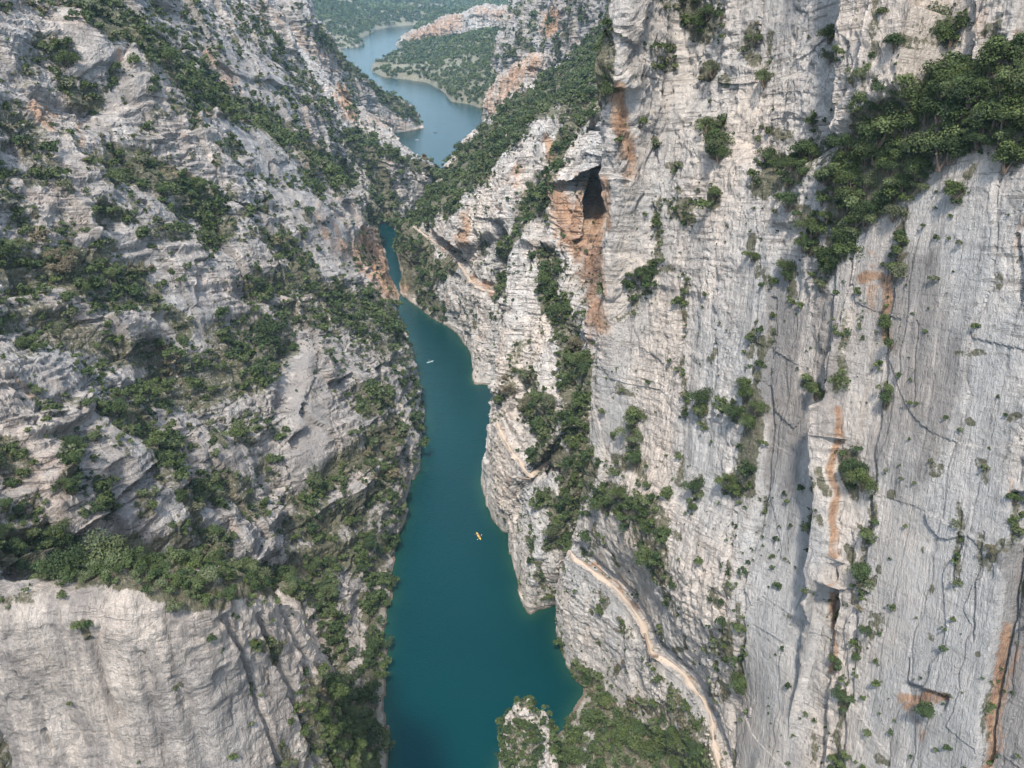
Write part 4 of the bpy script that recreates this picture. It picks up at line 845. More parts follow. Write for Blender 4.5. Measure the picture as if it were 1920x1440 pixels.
# ------------------------------------------------------------------ crowns
def crown_mesh_data(nleaf, seed, flat=0.75, spread=1.0):
    r = np.random.default_rng(seed); nb = int(r.integers(6, 11))
    bc = r.normal(size=(nb, 3)); bc /= np.linalg.norm(bc, axis=1, keepdims=True); bc *= r.uniform(.25, .88, (nb, 1)) * np.array([spread, spread, flat]); bc[:, 2] = np.abs(bc[:, 2]) * .9 - .15
    br = r.uniform(.18, .50, nb); k = r.choice(nb, nleaf, p=br ** 2 / (br ** 2).sum())
    d = r.normal(size=(nleaf, 3)); d /= np.linalg.norm(d, axis=1, keepdims=True); d[:, 2] = np.where(d[:, 2] < -.35, -d[:, 2], d[:, 2])
    c = bc[k] + d * br[k][:, None] * r.uniform(.55, 1.12, (nleaf, 1)); s = .105 * (420 / nleaf) ** .5 * r.uniform(.6, 1.35, nleaf)
    nn = d + r.normal(size=(nleaf, 3)) * .55 + np.array([0, 0, .25]); nn /= np.linalg.norm(nn, axis=1, keepdims=True)
    t = np.cross(nn, r.normal(size=(nleaf, 3))); t /= np.linalg.norm(t, axis=1, keepdims=True); bt = np.cross(nn, t)
    as_ = r.uniform(.5, 1.0, nleaf)
    V = np.stack([c - t * s[:, None], c - bt * (s * as_)[:, None] * .8 + nn * .15 * s[:, None], c + t * s[:, None] * 1.1, c + bt * (s * as_)[:, None]], 1)
    clump = r.uniform(.25, .75, nb)[k]; lf = np.clip(clump + r.normal(0, .14, nleaf), 0, 1)
    return V.reshape(-1, 3).astype(f32), np.repeat(lf, 4).astype(f32)
LOD = {n: [crown_mesh_data(n, 100 * i + n, flat=fl) for i, fl in enumerate((.62, .8, .95, .7, .55))] for n in (560, 260, 80, 28)}
def stem_data(seed, nst=4):
    r = np.random.default_rng(seed); vs = []; fs = []
    for k in range(nst):
        a = r.uniform(0, 6.28); tip = np.array([math.cos(a) * r.uniform(.15, .5), math.sin(a) * r.uniform(.15, .5), r.uniform(.0, .4)]); base = np.array([0, 0, -.8]) + r.normal(0, .03, 3)
        mid = (tip + base) / 2 + r.normal(0, .06, 3); prev = None
        for q, rad in ((base, .055), (mid, .038), (tip, .015)):
            ring = [len(vs) + i for i in range(5)]
            for i in range(5): vs.append(q + rad * np.array([math.cos(i * 1.2566), math.sin(i * 1.2566), 0]))
            if prev: fs += [[prev[i], prev[(i + 1) % 5], ring[(i + 1) % 5], ring[i]] for i in range(5)]
            prev = ring
    return np.array(vs), np.array(fs)

# ------------------------------------------------------------------ scatter on the rock
cand = []      # rows: x y z nx ny nz diameter tint
def scatter(S, dens_scale=1.0, big=True):
    p, n, veg = S["p"], S["n"], S["veg"]
    a = np.linalg.norm(np.cross(np.gradient(p, axis=0), np.gradient(p, axis=1)), axis=-1)
    z = p[..., 2]; zc = S["zc"]; k = S["k"]
    shelf = (S['u'] > 1500) & (S['v'] < 520); ok = (z > 1.0) & ((n[..., 2] > -0.25) | (shelf & (n[..., 2] > -.7)))
    frame = (S["u"] > -120) & (S["u"] < 2040) & (S["v"] > -120) & (S["v"] < 1560)
    farf = np.clip(zc / 500, 1, 2.2)
    up = smooth(-.2, .35, n[..., 2])
    base = 3.4 * k * np.where(veg > .75, 1.15, .75) * np.where((S['u'] > 1530) & (S['v'] < 480), 1.3, 1)            # typical diameter
    base = base * np.where(zc > 600, 1.5, 1)
    gate = 1.0 if S['name'] == 'cliff_left' else .45
    lam = np.where(ok, a * (np.maximum(veg * (1 - .65 * gate + .9 * gate * smooth(.38, .62, .5 * vnoise(p / 5, 55.) + .5 * vnoise(p / 13, 58.))), 0) ** 1.3) * np.where(shelf, 1, .35 + .65 * up) / (np.where(shelf, .22, np.where(zc < 260, .42, .52)) * base ** 2), 0)
    tuft = np.where(ok & (veg < .5), a * .024 * (.15 + S.get("rg", 1.0)) * smooth(.35, .7, vnoise(p / 9, 2.2)) * 2.0, 0) / farf ** 2
    far = np.where(frame, 1, .25)
    pr = np.clip(lam * far, 0, 1); hit = rng.random(pr.shape) < pr
    ht = (rng.random(pr.shape) < tuft * far * np.where(veg > .04, 2.5, 1)) & ~hit
    for m, lo, hi in ((hit, .5, 1.65), (ht, .22, .5)):
        q = p[m]; nq = n[m]; bs = base[m] * np.exp(rng.normal(0, .42, len(q)) - .12)
        bs = np.clip(bs, .5, 9) if lo == .5 else np.clip(rng.lognormal(0, .45, len(q)), .5, 2.6) * np.clip(zc[m] / 300, .8, 1.6)
        tn = np.clip(vnoise(q / 25, 9.9) * .55 + rng.random(len(q)) * .75 - .15, 0, 1)
        cand.append(np.column_stack([q, nq, bs, tn, np.full(len(q), 1.0 if lo == .5 else 0.0)]))
for S in SHEETS:
    if S["name"] != "hills": scatter(S)
C = np.concatenate(cand); print("plants", len(C), flush=True)
# centre of each crown, kept clear of the path
cen = C[:, :3] + C[:, 3:6] * (C[:, 6:7] * .18) + np.array([0, 0, 1.0]) * (C[:, 6:7] * .16)
keepm = np.ones(len(C), bool)
for line in PATH_PTS:
    for s0, s1 in zip(line[:-1], line[1:]):
        e = s1 - s0; t = np.clip(((cen - s0) @ e) / (e @ e), 0, 1); dd_ = np.linalg.norm(cen - s0 - t[:, None] * e, axis=1)
        keepm &= dd_ > C[:, 6] * .5 + 1.0
        # nothing between the lens and the path
        mid = (s0 + s1) / 2; uu, vv, zz = project(cen); um, vm, zm = project(mid)
        keepm &= ~((np.hypot(uu - um, vv - vm) < 9 + C[:, 6] * .5 * F_PX / zz * .8) & (zz < zm))
uc, vc, zcc = project(cen); keepm &= ~((uc > 712) & (uc < 775) & (vc > 470) & (vc < 600) & (zcc > 380) & (C[:, 2] < 30) & (C[:, 0] > -89))   # bare rock where the banks almost meet
vis = visible(cen); keepm &= vis | (rng.random(len(C)) < .10)
C = C[keepm]; cen = cen[keepm]; print("kept", len(C), int(vis.sum()), flush=True)
u, v, zc = project(cen); vis = visible(cen); px = C[:, 6] * F_PX / zc; px[~vis] *= 0.001
order = np.argsort(-px)
is_tree = (C[:, 6] > 4.0)
tree_i = [i for i in order if is_tree[i] and px[i] > 1][:300]; shrub_i = [i for i in order if not is_tree[i] and px[i] > 1][:300]
indiv = set(tree_i) | set(shrub_i)
rest = np.array([i for i in range(len(C)) if i not in indiv])
def merged(name, idx, cen, dia, tint, pxs):
    Vs, T, Lf = [], [], []
    lod = np.where(pxs > 60, 560, np.where(pxs > 22, 260, np.where(pxs > 9, 80, 28)))
    for L in (560, 260, 80, 28):
        for kx in range(5):
            ii = np.nonzero(lod == L)[0]; ii = ii[(ii * 7919) % 5 == kx]
            if not len(ii): continue
            V, lf = LOD[L][kx]; ang = rng.uniform(0, 6.28, len(ii)); ca, sa = np.cos(ang), np.sin(ang)
            R = np.zeros((len(ii), 3, 3)); R[:, 0, 0] = ca; R[:, 0, 1] = -sa; R[:, 1, 0] = sa; R[:, 1, 1] = ca; R[:, 2, 2] = rng.uniform(.75, 1.2, len(ii))
            R *= (dia[ii] * .5)[:, None, None]
            W_ = np.einsum('nij,vj->nvi', R, V) + cen[ii][:, None, :]
            Vs.append(W_.reshape(-1, 3).astype(f32)); T.append(np.repeat(tint[ii], len(V))); Lf.append(np.tile(lf, len(ii)))
    Vs = np.concatenate(Vs); q = np.arange(len(Vs)).reshape(-1, 4)
    me = mesh_from(name, Vs, q, False, dict(tint=np.concatenate(T), leaf=np.concatenate(Lf)), (MLEAFS,))
    print(name, len(q), flush=True)
    return add_obj(name, me)
o = merged("scrub", rest, cen[rest], C[rest, 6], C[rest, 7], np.maximum(C[rest, 6] * F_PX / zc[rest] * np.where(vis[rest], 1, .35), 0))
tag(o, "small green and olive scrub plants scattered over all the cliffs and ledges", "scrub", kind="stuff")

# far woods on the hills round the lake
S = SHEETS[[s["name"] for s in SHEETS].index("hills")]
p = S["p"]; a = np.linalg.norm(np.cross(np.gradient(p, axis=0), np.gradient(p, axis=1)), axis=-1)
seen = (S["u"] > 450) & (S["u"] < 1250) & (S["v"] > -60) & (S["v"] < 330) & (p[..., 1] < 3600)
lam = np.where((p[..., 2] > .8) & seen, a * S["veg"] / 26.0 * np.clip(1500 / p[..., 1], .3, 1) ** 1.4, 0)
cnt = rng.poisson(np.clip(lam, 0, 6)); ii = np.repeat(np.arange(cnt.size), cnt.ravel())
q = p.reshape(-1, 3)[ii] + 0; nlen = len(q)
cellx = np.gradient(p, axis=1).reshape(-1, 3)[ii]; celly = np.gradient(p, axis=0).reshape(-1, 3)[ii]
q = q + cellx * rng.uniform(-.5, .5, (nlen, 1)) + celly * rng.uniform(-.5, .5, (nlen, 1))
dia = rng.uniform(4.5, 8.5, nlen) * np.clip(q[:, 1] / 1500, 1, 2.2); q[:, 2] += dia * .3
tn = np.clip(.12 + .45 * vnoise(q / 90, 9.9) + .25 * rng.random(nlen), 0, 1)
o = merged("forest", None, q, dia, tn, dia * F_PX / q[:, 1])
tag(o, "dense dark green pine and oak woods covering the far hills round the lake", "forest", kind="stuff")

# ------------------------------------------------------------------ individual trees and shrubs
ZONES = [("on the long diagonal ledge, upper left",300,130),("on the diagonal ledge's lower end, left skyline",560,290),("among the grey slabs in the upper left corner",80,80),("below the blocky crag of the upper left",170,200),
 ("at the left edge above the mid slope",40,300),("on the rock steps amid the upper left slope",330,370),("on the pale step left of the tree clump",200,400),("at the left edge of the broad scrub band",60,560),("in the broad scrub band across the left slope",240,600),
 ("in the scrub below the orange left face",540,540),("on the green crest above the left shore bulge",690,590),("between the pale ribs in mid left slope",400,700),("in the dark gully left of the grey slab",290,790),("beside the tall smooth grey slab on the left",520,780),
 ("on the lower left slope near the frame edge",50,880),("on the pale lower left ribs",200,900),("on the rocks above the lower left shelf",430,940),("in the green gully above the left shore",640,900),("in the green gully beside the foreground buttress",560,1060),
 ("at the water's edge below the left gully",710,1030),("on the shelf behind the pale foreground buttress",120,1080),("on the shelf's right end behind the foreground buttress",340,1100),("in the shaded bottom gully beside the water",670,1330),("on the pale foreground buttress face",400,1300),
 ("in the narrow ravine right of the buttress top",630,1180),("by the rim of the left shore cliff",740,740),
 ("on the wooded spur at the river bend",700,320),("on the spur top above the bend's right side",780,310),("on the far left ridge above the lake",690,160),("on the wooded slope above the headland",880,290),("on the upper green slope beside the great wall",1080,120),
 ("on the green slope over the pale headland crag",970,200),("on the headland beside the narrow water",780,470),("on the low green knoll of the headland",800,530),("in the cleft left of the cave",1000,370),("in the gully below the sandy scree",1070,570),
 ("in the gully's middle thicket",1080,700),("in the dark left clump of the gully",1015,800),("in the dense gully thicket above the trail",1085,800),("in the gully below the trail junction",1050,940),("on the spur ridge above the water",955,700),("on the nose of rock above the kayak",1010,1060),
 ("in the top part of the great right wall",1300,30),("on the wall's upper middle",1400,90),("on the wall ledge near the orange streak",1330,260),("below the layered band of the right wall",1460,320),("in the big green shelf at the upper right",1800,200),("at the right frame edge of the green shelf",1900,270),
 ("on the lower left end of the green shelf",1600,400),("in the steep crack under the green shelf",1510,470),("in the vertical green streak of the right wall",1400,830),("in the small thicket above the path's curve",1190,940),("beside the rock chimney above the path",1250,1070),
 ("on the ledges right of the path shelter",1290,1200),("beside the orange cleft of the right wall",1600,890),("along the crack at the far right",1630,1040),("near the wall top at the right",1760,80),("on smooth slabs at the far right",1850,700),("at the foot of the right wall",1600,1350),
 ("on the slope between path and bay",1240,1330),("in the wood beside the bay",1090,1330),("in the wood at the bottom beside the path",1260,1410),("in the wood low on the bay slope",1130,1410),("on the rock islet in the water",985,1380),("on the slab under the path",1150,1150),
 ("on the face between the wall's vertical joints",1350,600),("low on the wall's pale left part",1180,650)]
def tint_word(t): return "dark green" if t < .28 else "mid green" if t < .52 else "bright green" if t < .72 else "grey-green"
def size_word(kind, d):
    if kind == "tree": return "large" if d > 6.2 else "broad" if d > 5.0 else "modest"
    return "bushy" if d > 3.2 else "small" if d > 2.2 else "tiny"
shr_me = []; crn_me = []; trk_me = []
for k in range(5):
    V, lf = crown_mesh_data(1100, 700 + k, flat=(.62, .8, .95, .7, .55)[k])
    sv, sf = stem_data(k, 4)
    nV = len(V); q = np.arange(nV).reshape(-1, 4)
    allv = np.concatenate([V, sv]); allf = np.concatenate([q, sf + nV])
    me = mesh_from("shrub", allv, allf, False, dict(leaf=np.concatenate([lf, np.full(len(sv), .3)])), (MLEAF, MBARK)); 
    mi = np.zeros(len(allf), np.int32); mi[len(q):] = 1; me.polygons.foreach_set("material_index", mi); shr_me.append(me)
    V, lf = crown_mesh_data(2400, 500 + k, flat=(.75, .9, .65, .8, .7)[k])
    crn_me.append(mesh_from("crown", V, np.arange(len(V)).reshape(-1, 4), False, dict(leaf=lf), (MLEAF,)))
    trk_me.append(mesh_from("trunk", *stem_data(50 + k, 6), True, {}, (MBARK,)))
recs = []
for kind, lst in (("tree", tree_i), ("shrub", shrub_i)):
    for i in lst:
        zi = int(np.argmin([(u[i] - a) ** 2 + (v[i] - b) ** 2 for _, a, b in ZONES]))
        recs.append([kind, i, zi, size_word(kind, C[i, 6]), tint_word(C[i, 7])])
keys = {}
for r_ in recs: keys.setdefault((r_[0], r_[2], r_[3], r_[4]), []).append(r_)
for key, L in keys.items():
    kind, zi, sw, tw = key; ph = ZONES[zi][0]; n_ = len(L); grp = f"{kind}s {ph}"
    L.sort(key=lambda r_: v[r_[1]]); lab = {}
    if n_ == 1: lab[L[0][1]] = f"{sw} {tw} {kind} {ph}"
    elif n_ == 2: lab[L[0][1]] = f"upper {sw} {tw} {kind} {ph}"; lab[L[1][1]] = f"lower {sw} {tw} {kind} {ph}"
    elif n_ == 3:
        for w_, r_ in zip(("highest", "middle", "lowest"), L): lab[r_[1]] = f"{w_} of three {sw} {tw} {kind}s {ph}"
    else:
        rem = L[1:-1]; lab[L[0][1]] = f"highest of the {sw} {tw} {kind}s {ph}"; lab[L[-1][1]] = f"lowest of the {sw} {tw} {kind}s {ph}"
        rem.sort(key=lambda r_: u[r_[1]])
        lab[rem[0][1]] = f"leftmost {sw} {tw} {kind} {ph}"
        if len(rem) > 1: lab[rem[-1][1]] = f"rightmost {sw} {tw} {kind} {ph}"
        for r_ in rem[1:-1]: lab[r_[1]] = f"inner {sw} {tw} {kind} {ph}"
    for r_ in L: r_ += [lab[r_[1]], grp]
for m, (kind, i, zi, sw, tw, label, grp) in enumerate(recs):
    d = C[i, 6] * .5; c = cen[i]; sc = (d, d, d * random.uniform(.8, 1.15)); rz = random.uniform(0, 6.28); col = (float(C[i, 7]), 0, 0, 1)
    if kind == "shrub":
        o = bpy.data.objects.new("shrub", shr_me[m % 5]); scene.collection.objects.link(o); o.location = c; o.scale = sc; o.rotation_euler = (0, 0, rz); o.color = col
    else:
        o = bpy.data.objects.new("tree", None); scene.collection.objects.link(o); o.location = c - np.array([0, 0, .8 * d]); o.rotation_euler = (0, 0, rz); o.empty_display_size = 1
        for nm, me in (("crown", crn_me[m % 5]), ("trunk", trk_me[m % 5])):
            ch = bpy.data.objects.new(nm, me); scene.collection.objects.link(ch); ch.parent = o; ch.location = (0, 0, .8 * d); ch.scale = sc; ch.color = col
    tag(o, label, kind, grp)
# ------------------------------------------------------------------ the ledge path
def ribbon(line, width, seed, name):
    q = np.array(line); L = np.concatenate([[0], np.cumsum(np.linalg.norm(np.diff(q, axis=0), axis=1))]); n = int(L[-1] / .5)
    tt = np.interp(np.linspace(0, L[-1], n), L, np.arange(len(q))); c = cr(q, tt)
    t = np.gradient(c, axis=0); t /= np.linalg.norm(t, axis=1, keepdims=True); s = np.stack([t[:, 1], -t[:, 0], t[:, 0] * 0], 1)
    o3 = np.stack([np.linspace(0, L[-1], n)] * 1, 1); e1 = fbm(np.column_stack([o3[:, 0], c[:, 0] * 0 + seed, c[:, 0] * 0]), 2.5, 3) * .7; e2 = fbm(np.column_stack([o3[:, 0], c[:, 0] * 0 + seed + 9, c[:, 0] * 0]), 2.5, 3) * .6
    rows = []
    for f, dz in ((-.85, -.7), (-.55, -.12), (-.25, .16), (0, .2), (.25, .16), (.5, .05), (.8, -.3)):
        w = f * width * np.ones(n) + np.where(f < 0, e1, e2) * (abs(f) > .4)
        rows.append(c + s * w[:, None] + np.array([0, 0, dz + .1]) + np.array([0, 0, 1]) * (fbm(c + f, .8, 2, seed)[:, None] * .06))
    V = np.stack(rows, 0); m = V.shape[0]; idx = np.arange(m * n).reshape(m, n)
    f4 = np.stack([idx[:-1, :-1], idx[1:, :-1], idx[1:, 1:], idx[:-1, 1:]], -1).reshape(-1, 4)
    return tag(add_obj(name, mesh_from(name, V.reshape(-1, 3), f4, True, {}, (MPATH,))), kind="structure")
ribbon(PA, .8, 1, "path"); ribbon([q_ + X(0, 0, .55) for q_ in PB], 1.05, 5, "path"); ribbon(PC, .65, 9, "path")
def rubble():
    V, Fs = [], []; ico = [(0,0,1),(.9,0,.3),(.28,.85,.35),(-.72,.53,.3),(-.72,-.53,.35),(.28,-.85,.3),(.6,.5,-.5),(-.3,.7,-.5),(-.8,0,-.5),(-.2,-.7,-.5),(.6,-.5,-.5)]
    tri = [(0,1,2),(0,2,3),(0,3,4),(0,4,5),(0,5,1),(1,6,2),(2,7,3),(3,8,4),(4,9,5),(5,10,1),(2,6,7),(3,7,8),(4,8,9),(5,9,10),(1,10,6)]
    for line in (PA, PB, PC):
        for _ in range(260):
            f = random.random(); side = random.choice((-1, 1)) * random.uniform(.5, 2.2); c_ = offs(line, f, side); s_ = random.uniform(.08, .45) ** 1.2; o_ = len(V)
            for p_ in ico: V.append((c_[0] + p_[0] * s_ * random.uniform(.7, 1.3), c_[1] + p_[1] * s_ * random.uniform(.7, 1.3), c_[2] + .05 + p_[2] * s_ * random.uniform(.5, 1.1)))
            Fs += [[a_ + o_ for a_ in t_] for t_ in tri]
    return tag(add_obj("rubble", mesh_from("rubble", np.array(V), np.array(Fs), False, dict(orange=[.3] * len(V), soil=[0] * len(V), warm=[.8] * len(V), rough=[.2] * len(V), dark=[0] * len(V)), (MROCK,))), "loose pale stones lying along both sides of the ledge path", "rubble", kind="stuff")
rubble()

# ------------------------------------------------------------------ timber edging of the path
MWOOD = simple("weathered_timber", (0.26, 0.20, 0.155), .85, .3, 5, .05)
def beam(a, b, w, h, up=Vector((0, 0, 1))):
    a, b = Vector(a), Vector(b); d = (b - a).normalized(); s = d.cross(up)
    s = s.normalized() * w / 2 if s.length > 1e-4 else Vector((w / 2, 0, 0)); n = s.cross(d).normalized() * h / 2
    c = min(w, h) * .12; vs = []
    for p_ in (a, b):
        for i, j in ((-1, -1), (1, -1), (1, 1), (-1, 1)):
            vs += [p_ + s * i * (1 - c / w) + n * j, p_ + s * i + n * j * (1 - c / h)] if i * j > 0 else [p_ + s * i + n * j * (1 - c / h), p_ + s * i * (1 - c / w) + n * j]
    fs = [[k, (k + 1) % 8, 8 + (k + 1) % 8, 8 + k] for k in range(8)] + [list(range(7, -1, -1)), list(range(8, 16))]
    return vs, fs
def mesh_parts(name, lst, mat, parent=None):
    V, Fs = [], []
    for vs, fs in lst:
        o_ = len(V); V += [tuple(x) for x in vs]; Fs += [[i + o_ for i in f] for f in fs]
    me = bpy.data.meshes.new(name); me.from_pydata(V, [], Fs); me.materials.append(mat); me.update()
    return add_obj(name, me, parent)
def parapet(pts, label, hgt=1.0):
    base = Vector(pts[0]); root = empty("timber_parapet", base); tag(root, label, "parapet")
    P_ = [Vector(p_) - base for p_ in pts]
    for a, b in zip(P_[:-1], P_[1:]):
        n_ = max(1, int((b - a).length / 1.6))
        mesh_parts("rail", [beam(a + Vector((0, 0, hgt)), b + Vector((0, 0, hgt)), .5, .10)], MWOOD, root)
        mesh_parts("boarding", [beam(a + Vector((0, 0, z_)), b + Vector((0, 0, z_)), .07, .17) for z_ in (.05, .25, .45, .65, .85) if z_ < hgt], MWOOD, root)
        for k_ in range(n_ + 1):
            c_ = a + (b - a) * k_ / n_; mesh_parts("post", [beam(c_ + Vector((0, 0, -1.5)), c_ + Vector((0, 0, hgt - .06)), .14, .14, Vector((0, 1, 0)))], MWOOD, root)
parapet([PZ(1209, 1192, 40.2), PZ(1218, 1233, 40.2), PZ(1234, 1233, 40.2)], "weathered timber parapet around the corner terrace of the ledge path")
parapet([PZ(973, 898, 40.0), PZ(995, 900, 40.0)], "low timber barrier where the path turns into the gully", .5)
parapet([PZ(936, 806, 40.1), PZ(946, 806, 40.1)], "small timber step on the path above the spur's tip", .35)

# ------------------------------------------------------------------ boats and paddlers
def sub_mesh(name, verts, faces, mat, parent=None, sub=2):
    me = bpy.data.meshes.new(name); me.from_pydata([tuple(v_) for v_ in verts], [], faces); me.materials.append(mat); me.update()
    for p_ in me.polygons: p_.use_smooth = True
    o = add_obj(name, me, parent)
    if sub: m_ = o.modifiers.new("sub", 'SUBSURF'); m_.levels = 1; m_.render_levels = sub
    return o
def hull(L_, Wd, mat, root):
    n_ = 13; vs = []; fs = []; prof = [(-1, .30), (-.86, .02), (-.45, -.12), (0, -.15), (.45, -.12), (.86, .02), (1, .30), (.72, .33), (0, .36), (-.72, .33)]
    for i in range(n_):
        t = -1 + 2 * i / (n_ - 1); w = Wd / 2 * max(.03, (1 - abs(t) ** 2.6)); up = .16 * abs(t) ** 3
        for x, z in prof: vs.append((x * w, t * L_ / 2, z * (.55 + .45 * (1 - abs(t) ** 3)) + up))
    m = len(prof)
    for i in range(n_ - 1):
        for j in range(m): fs.append([i * m + j, i * m + (j + 1) % m, (i + 1) * m + (j + 1) % m, (i + 1) * m + j])
    fs += [list(range(m - 1, -1, -1)), [(n_ - 1) * m + j for j in range(m)]]
    return sub_mesh("hull", vs, fs, mat, root, 1)
def ring_mesh(cx_, cy_, rx, ry, z, th):
    vs = []; fs = []; N = 18
    for i in range(N):
        a = i / N * 6.2832
        for r_, z_ in ((1, z), (1.16, z + th), (.92, z + th * 1.2), (.86, z)): vs.append((cx_ + rx * r_ * math.cos(a), cy_ + ry * r_ * math.sin(a), z_))
    for i in range(N):
        for j in range(4): fs.append([i * 4 + j, ((i + 1) % N) * 4 + j, ((i + 1) % N) * 4 + (j + 1) % 4, i * 4 + (j + 1) % 4])
    fs.append([i * 4 + 3 for i in range(N)])
    return vs, fs
def kayak(px_, py_, heading, L_, col, label, group, seats=(-.75, .75), trim=(.05, .05, .05)):
    w_ = W(px_, py_); root = empty("kayak", (w_[0], w_[1], .02)); root.rotation_euler = (0, 0, heading); tag(root, label, "kayak", group)
    hm = simple("kayak_plastic", col, .35, .04, 2, 0, .5); dm = simple("dark_cockpit", trim, .6, .1)
    hull(L_, .80, hm, root)
    for s_ in seats:
        vs, fs = ring_mesh(0, s_, .27, .46, .37, .04); mesh_parts("cockpit", [(vs, fs)], dm, root)
    return root
def body(loc, heading, vest, skin, hair, paddle_col, label, lean=.12, twist=.3, group=None):
    root = empty("person", loc); root.rotation_euler = (0, 0, heading); tag(root, label, "person", group)
    # sitting figure with legs stretched forward (+Y), hips at the origin
    J = [((0,0,.08),.155),((0,-.03,.28),.145),((0,-.01,.46),.165),((0,.03,.585),.075),((0,.05,.67),.075),((0,.06,.76),.105),((0,.06,.85),.08),
         ((.19,.0,.50),.065),((.33,.10,.30),.048),((.30,.36,.36),.038),((.30,.44,.38),.042),
         ((-.19,.0,.50),.065),((-.33,.10,.34),.048),((-.26,.36,.42),.038),((-.26,.44,.44),.042),
         ((.10,.10,.08),.10),((.15,.46,.26),.075),((.13,.84,.06),.05),((.13,.90,.13),.04),
         ((-.10,.10,.08),.10),((-.15,.46,.26),.075),((-.13,.84,.06),.05),((-.13,.90,.13),.04)]
    E = [(0,1),(1,2),(2,3),(3,4),(4,5),(5,6),(2,7),(7,8),(8,9),(9,10),(2,11),(11,12),(12,13),(13,14),(0,15),(15,16),(16,17),(17,18),(0,19),(19,20),(20,21),(21,22)]
    me = bpy.data.meshes.new("body"); me.from_pydata([j for j, _ in J], E, []); me.materials.append(skin)
    o = add_obj("body", me, root); m_ = o.modifiers.new("skin", 'SKIN'); m_.use_smooth_shade = True
    for k_, (_, r_) in enumerate(J): me.skin_vertices[0].data[k_].radius = (r_, r_)
    me.skin_vertices[0].data[0].use_root = True
    s_ = o.modifiers.new("sub", 'SUBSURF'); s_.levels = 1; s_.render_levels = 1
    # vest: a padded tube round the chest
    vs = []; fs = []; N = 12
    rows = [(.20,.185,.155),(.30,.20,.175),(.42,.215,.18),(.52,.185,.15),(.565,.11,.10)]
    for z_, rx, ry in rows:
        for i in range(N): a = i / N * 6.2832; vs.append((rx * math.cos(a), -.01 + ry * math.sin(a), z_))
    for r_ in range(len(rows) - 1):
        for i in range(N): fs.append([r_ * N + i, r_ * N + (i + 1) % N, (r_ + 1) * N + (i + 1) % N, (r_ + 1) * N + i])
    sub_mesh("life_vest", vs, fs, vest, root, 1)
    vs = []; fs = []; rows = [(.72,.112,.118,.04),(.80,.118,.125,.04),(.87,.09,.10,.045),(.90,.03,.03,.05)]
    for z_, rx, ry, yo in rows:
        for i in range(N): a = i / N * 6.2832; vs.append((rx * math.cos(a), yo + ry * math.sin(a) - (.03 if z_ < .75 else 0), z_))
    for r_ in range(len(rows) - 1):
        for i in range(N): fs.append([r_ * N + i, r_ * N + (i + 1) % N, (r_ + 1) * N + (i + 1) % N, (r_ + 1) * N + i])
    sub_mesh("hair", vs, fs, hair, root, 1)
    return root
def paddle(loc, heading, tilt, col, label, group=None):
    root = empty("paddle", loc); root.rotation_euler = (0, tilt, heading); tag(root, label, "paddle", group)
    mesh_parts("shaft", [beam((-1.05, 0, 0), (1.05, 0, 0), .035, .035)], MPAD, root)
    for s_ in (-1, 1):
        vs = []; fs = []; N = 10
        for i in range(N):
            a = i / N * 6.2832
            for z_ in (.012, -.012): vs.append((s_ * 1.2 + .22 * math.cos(a), .09 * math.sin(a), z_))
        fs = [[2 * i, 2 * ((i + 1) % N), 2 * ((i + 1) % N) + 1, 2 * i + 1] for i in range(N)] + [[2 * i for i in range(N)], [2 * i + 1 for i in range(N)][::-1]]
        mesh_parts("blade", [(vs, fs)], simple("blade", col, .4, .05), root)
MPAD = simple("paddle_shaft", (.12, .12, .12), .5); MSKIN = simple("skin", (.50, .32, .22), .6, .08); MHAIR = simple("brown_hair", (.06, .035, .02), .8); MBLOND = simple("dark_blond_hair", (.22, .14, .07), .8)
VRED = simple("red_vest", (.75, .13, .10), .7, .1); VYEL = simple("orange_vest", (.80, .42, .10), .7, .1); VBLU = simple("blue_vest", (.10, .20, .35), .7, .1)
def place(root, local):
    M = Matrix.Translation(root.location) @ root.rotation_euler.to_matrix().to_4x4(); return M @ Vector(local)
g1 = "kayaks on the water"
hd = math.atan2(-2.0, -4.7); rz = hd - math.pi / 2        # bow towards the lower right of the picture
hd = math.atan2(-4.7, 2.0); rz = hd - math.pi / 2
k1 = kayak(897.5, 1006, rz, 4.9, (.88, .58, .10), "yellow two-seat kayak with two paddlers in the near water", g1)
body(place(k1, (0, .65, .16)), rz, VYEL, MSKIN, MHAIR, None, "front paddler in an orange vest in the yellow kayak")
body(place(k1, (0, -.85, .16)), rz, VRED, MSKIN, MBLOND, None, "rear paddler in a red vest in the yellow kayak")
paddle(place(k1, (0, 1.09, .56)), rz + .5, .25, (.85, .85, .80), "pale-bladed paddle held by the front paddler of the yellow kayak")
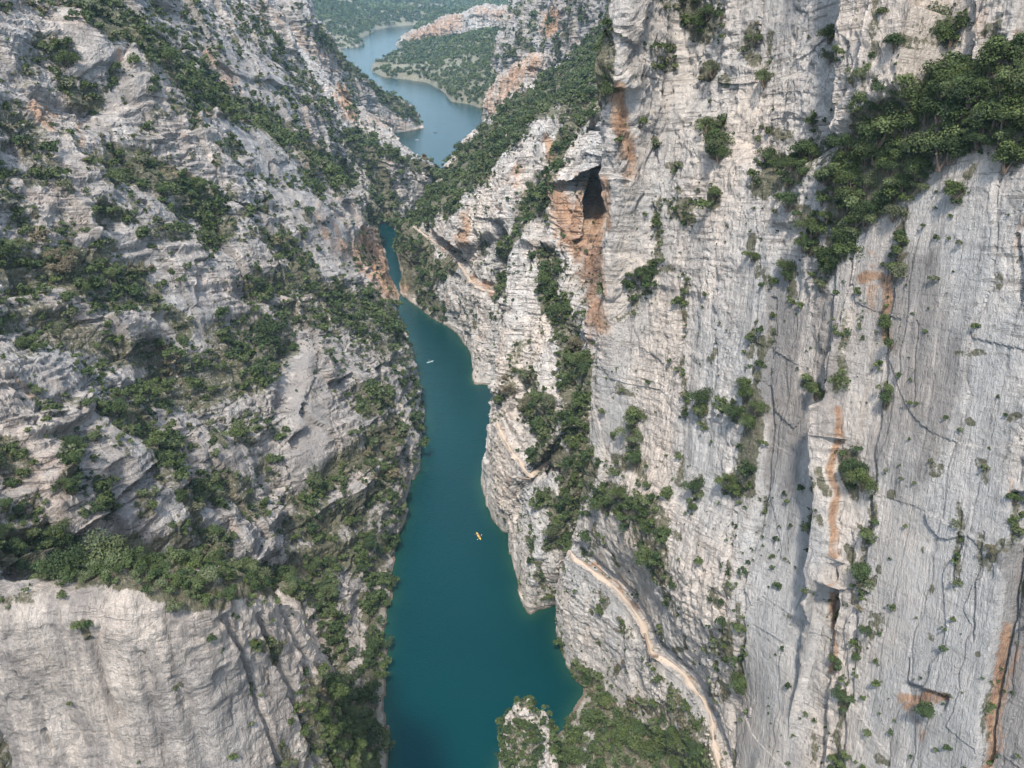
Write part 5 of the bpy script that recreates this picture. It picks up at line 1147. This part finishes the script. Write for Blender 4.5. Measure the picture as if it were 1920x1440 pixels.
paddle(place(k1, (0, -.41, .56)), rz - .3, -.3, (.80, .15, .10), "red-bladed paddle held by the rear paddler of the yellow kayak")
rz = math.atan2(3.0, 4.2) - math.pi / 2
k2 = kayak(806.5, 679, rz, 4.4, (.45, .62, .64), "pale blue-grey kayak with one paddler further up the gorge", g1, seats=(-.1,))
body(place(k2, (0, -.25, .16)), rz, VBLU, MSKIN, MHAIR, None, "paddler in a blue vest in the pale kayak up the gorge")
paddle(place(k2, (0, .19, .56)), rz + .4, .3, (.80, .85, .85), "paddle held by the paddler of the pale kayak")
rz = 1.2
k3 = kayak(782, 262.5, rz, 4.6, (.80, .82, .80), "tiny white kayak on the lake near the left spur", g1, seats=(-.1,))
body(place(k3, (0, -.25, .16)), rz, VBLU, MSKIN, MHAIR, None, "paddler in the tiny white kayak on the lake")
k4 = kayak(816, 248.5, 1.5, 4.6, (.10, .11, .13), "tiny dark kayak in the middle of the lake", g1, seats=(-.1,))
body(place(k4, (0, -.25, .16)), 1.5, VBLU, MSKIN, MHAIR, None, "paddler in the tiny dark kayak on the lake")

# ------------------------------------------------------------------ air
def haze_box():
    x0, x1, y0, y1, z0, z1 = -31000, 31000, -31000, 31000, -7.5, 1300
    vs = [(x, y, z) for z in (z0, z1) for y in (y0, y1) for x in (x0, x1)]
    fs = [(0, 2, 3, 1), (4, 5, 7, 6), (0, 1, 5, 4), (2, 6, 7, 3), (0, 4, 6, 2), (1, 3, 7, 5)]
    me = bpy.data.meshes.new("haze"); me.from_pydata(vs, [], fs); m = bpy.data.materials.new("haze"); m.use_nodes = True; t = m.node_tree
    t.nodes.remove(t.nodes["Principled BSDF"]); pv = t.nodes.new("ShaderNodeVolumePrincipled"); pv.inputs["Color"].default_value = (.50, .80, 1, 1); pv.inputs["Density"].default_value = 0.0001
    t.links.new(pv.outputs[0], t.nodes["Material Output"].inputs["Volume"]); me.materials.append(m)
    tag(add_obj("haze", me), "thin blue-grey haze of the open air over the gorge", "haze", kind="stuff")
haze_box()
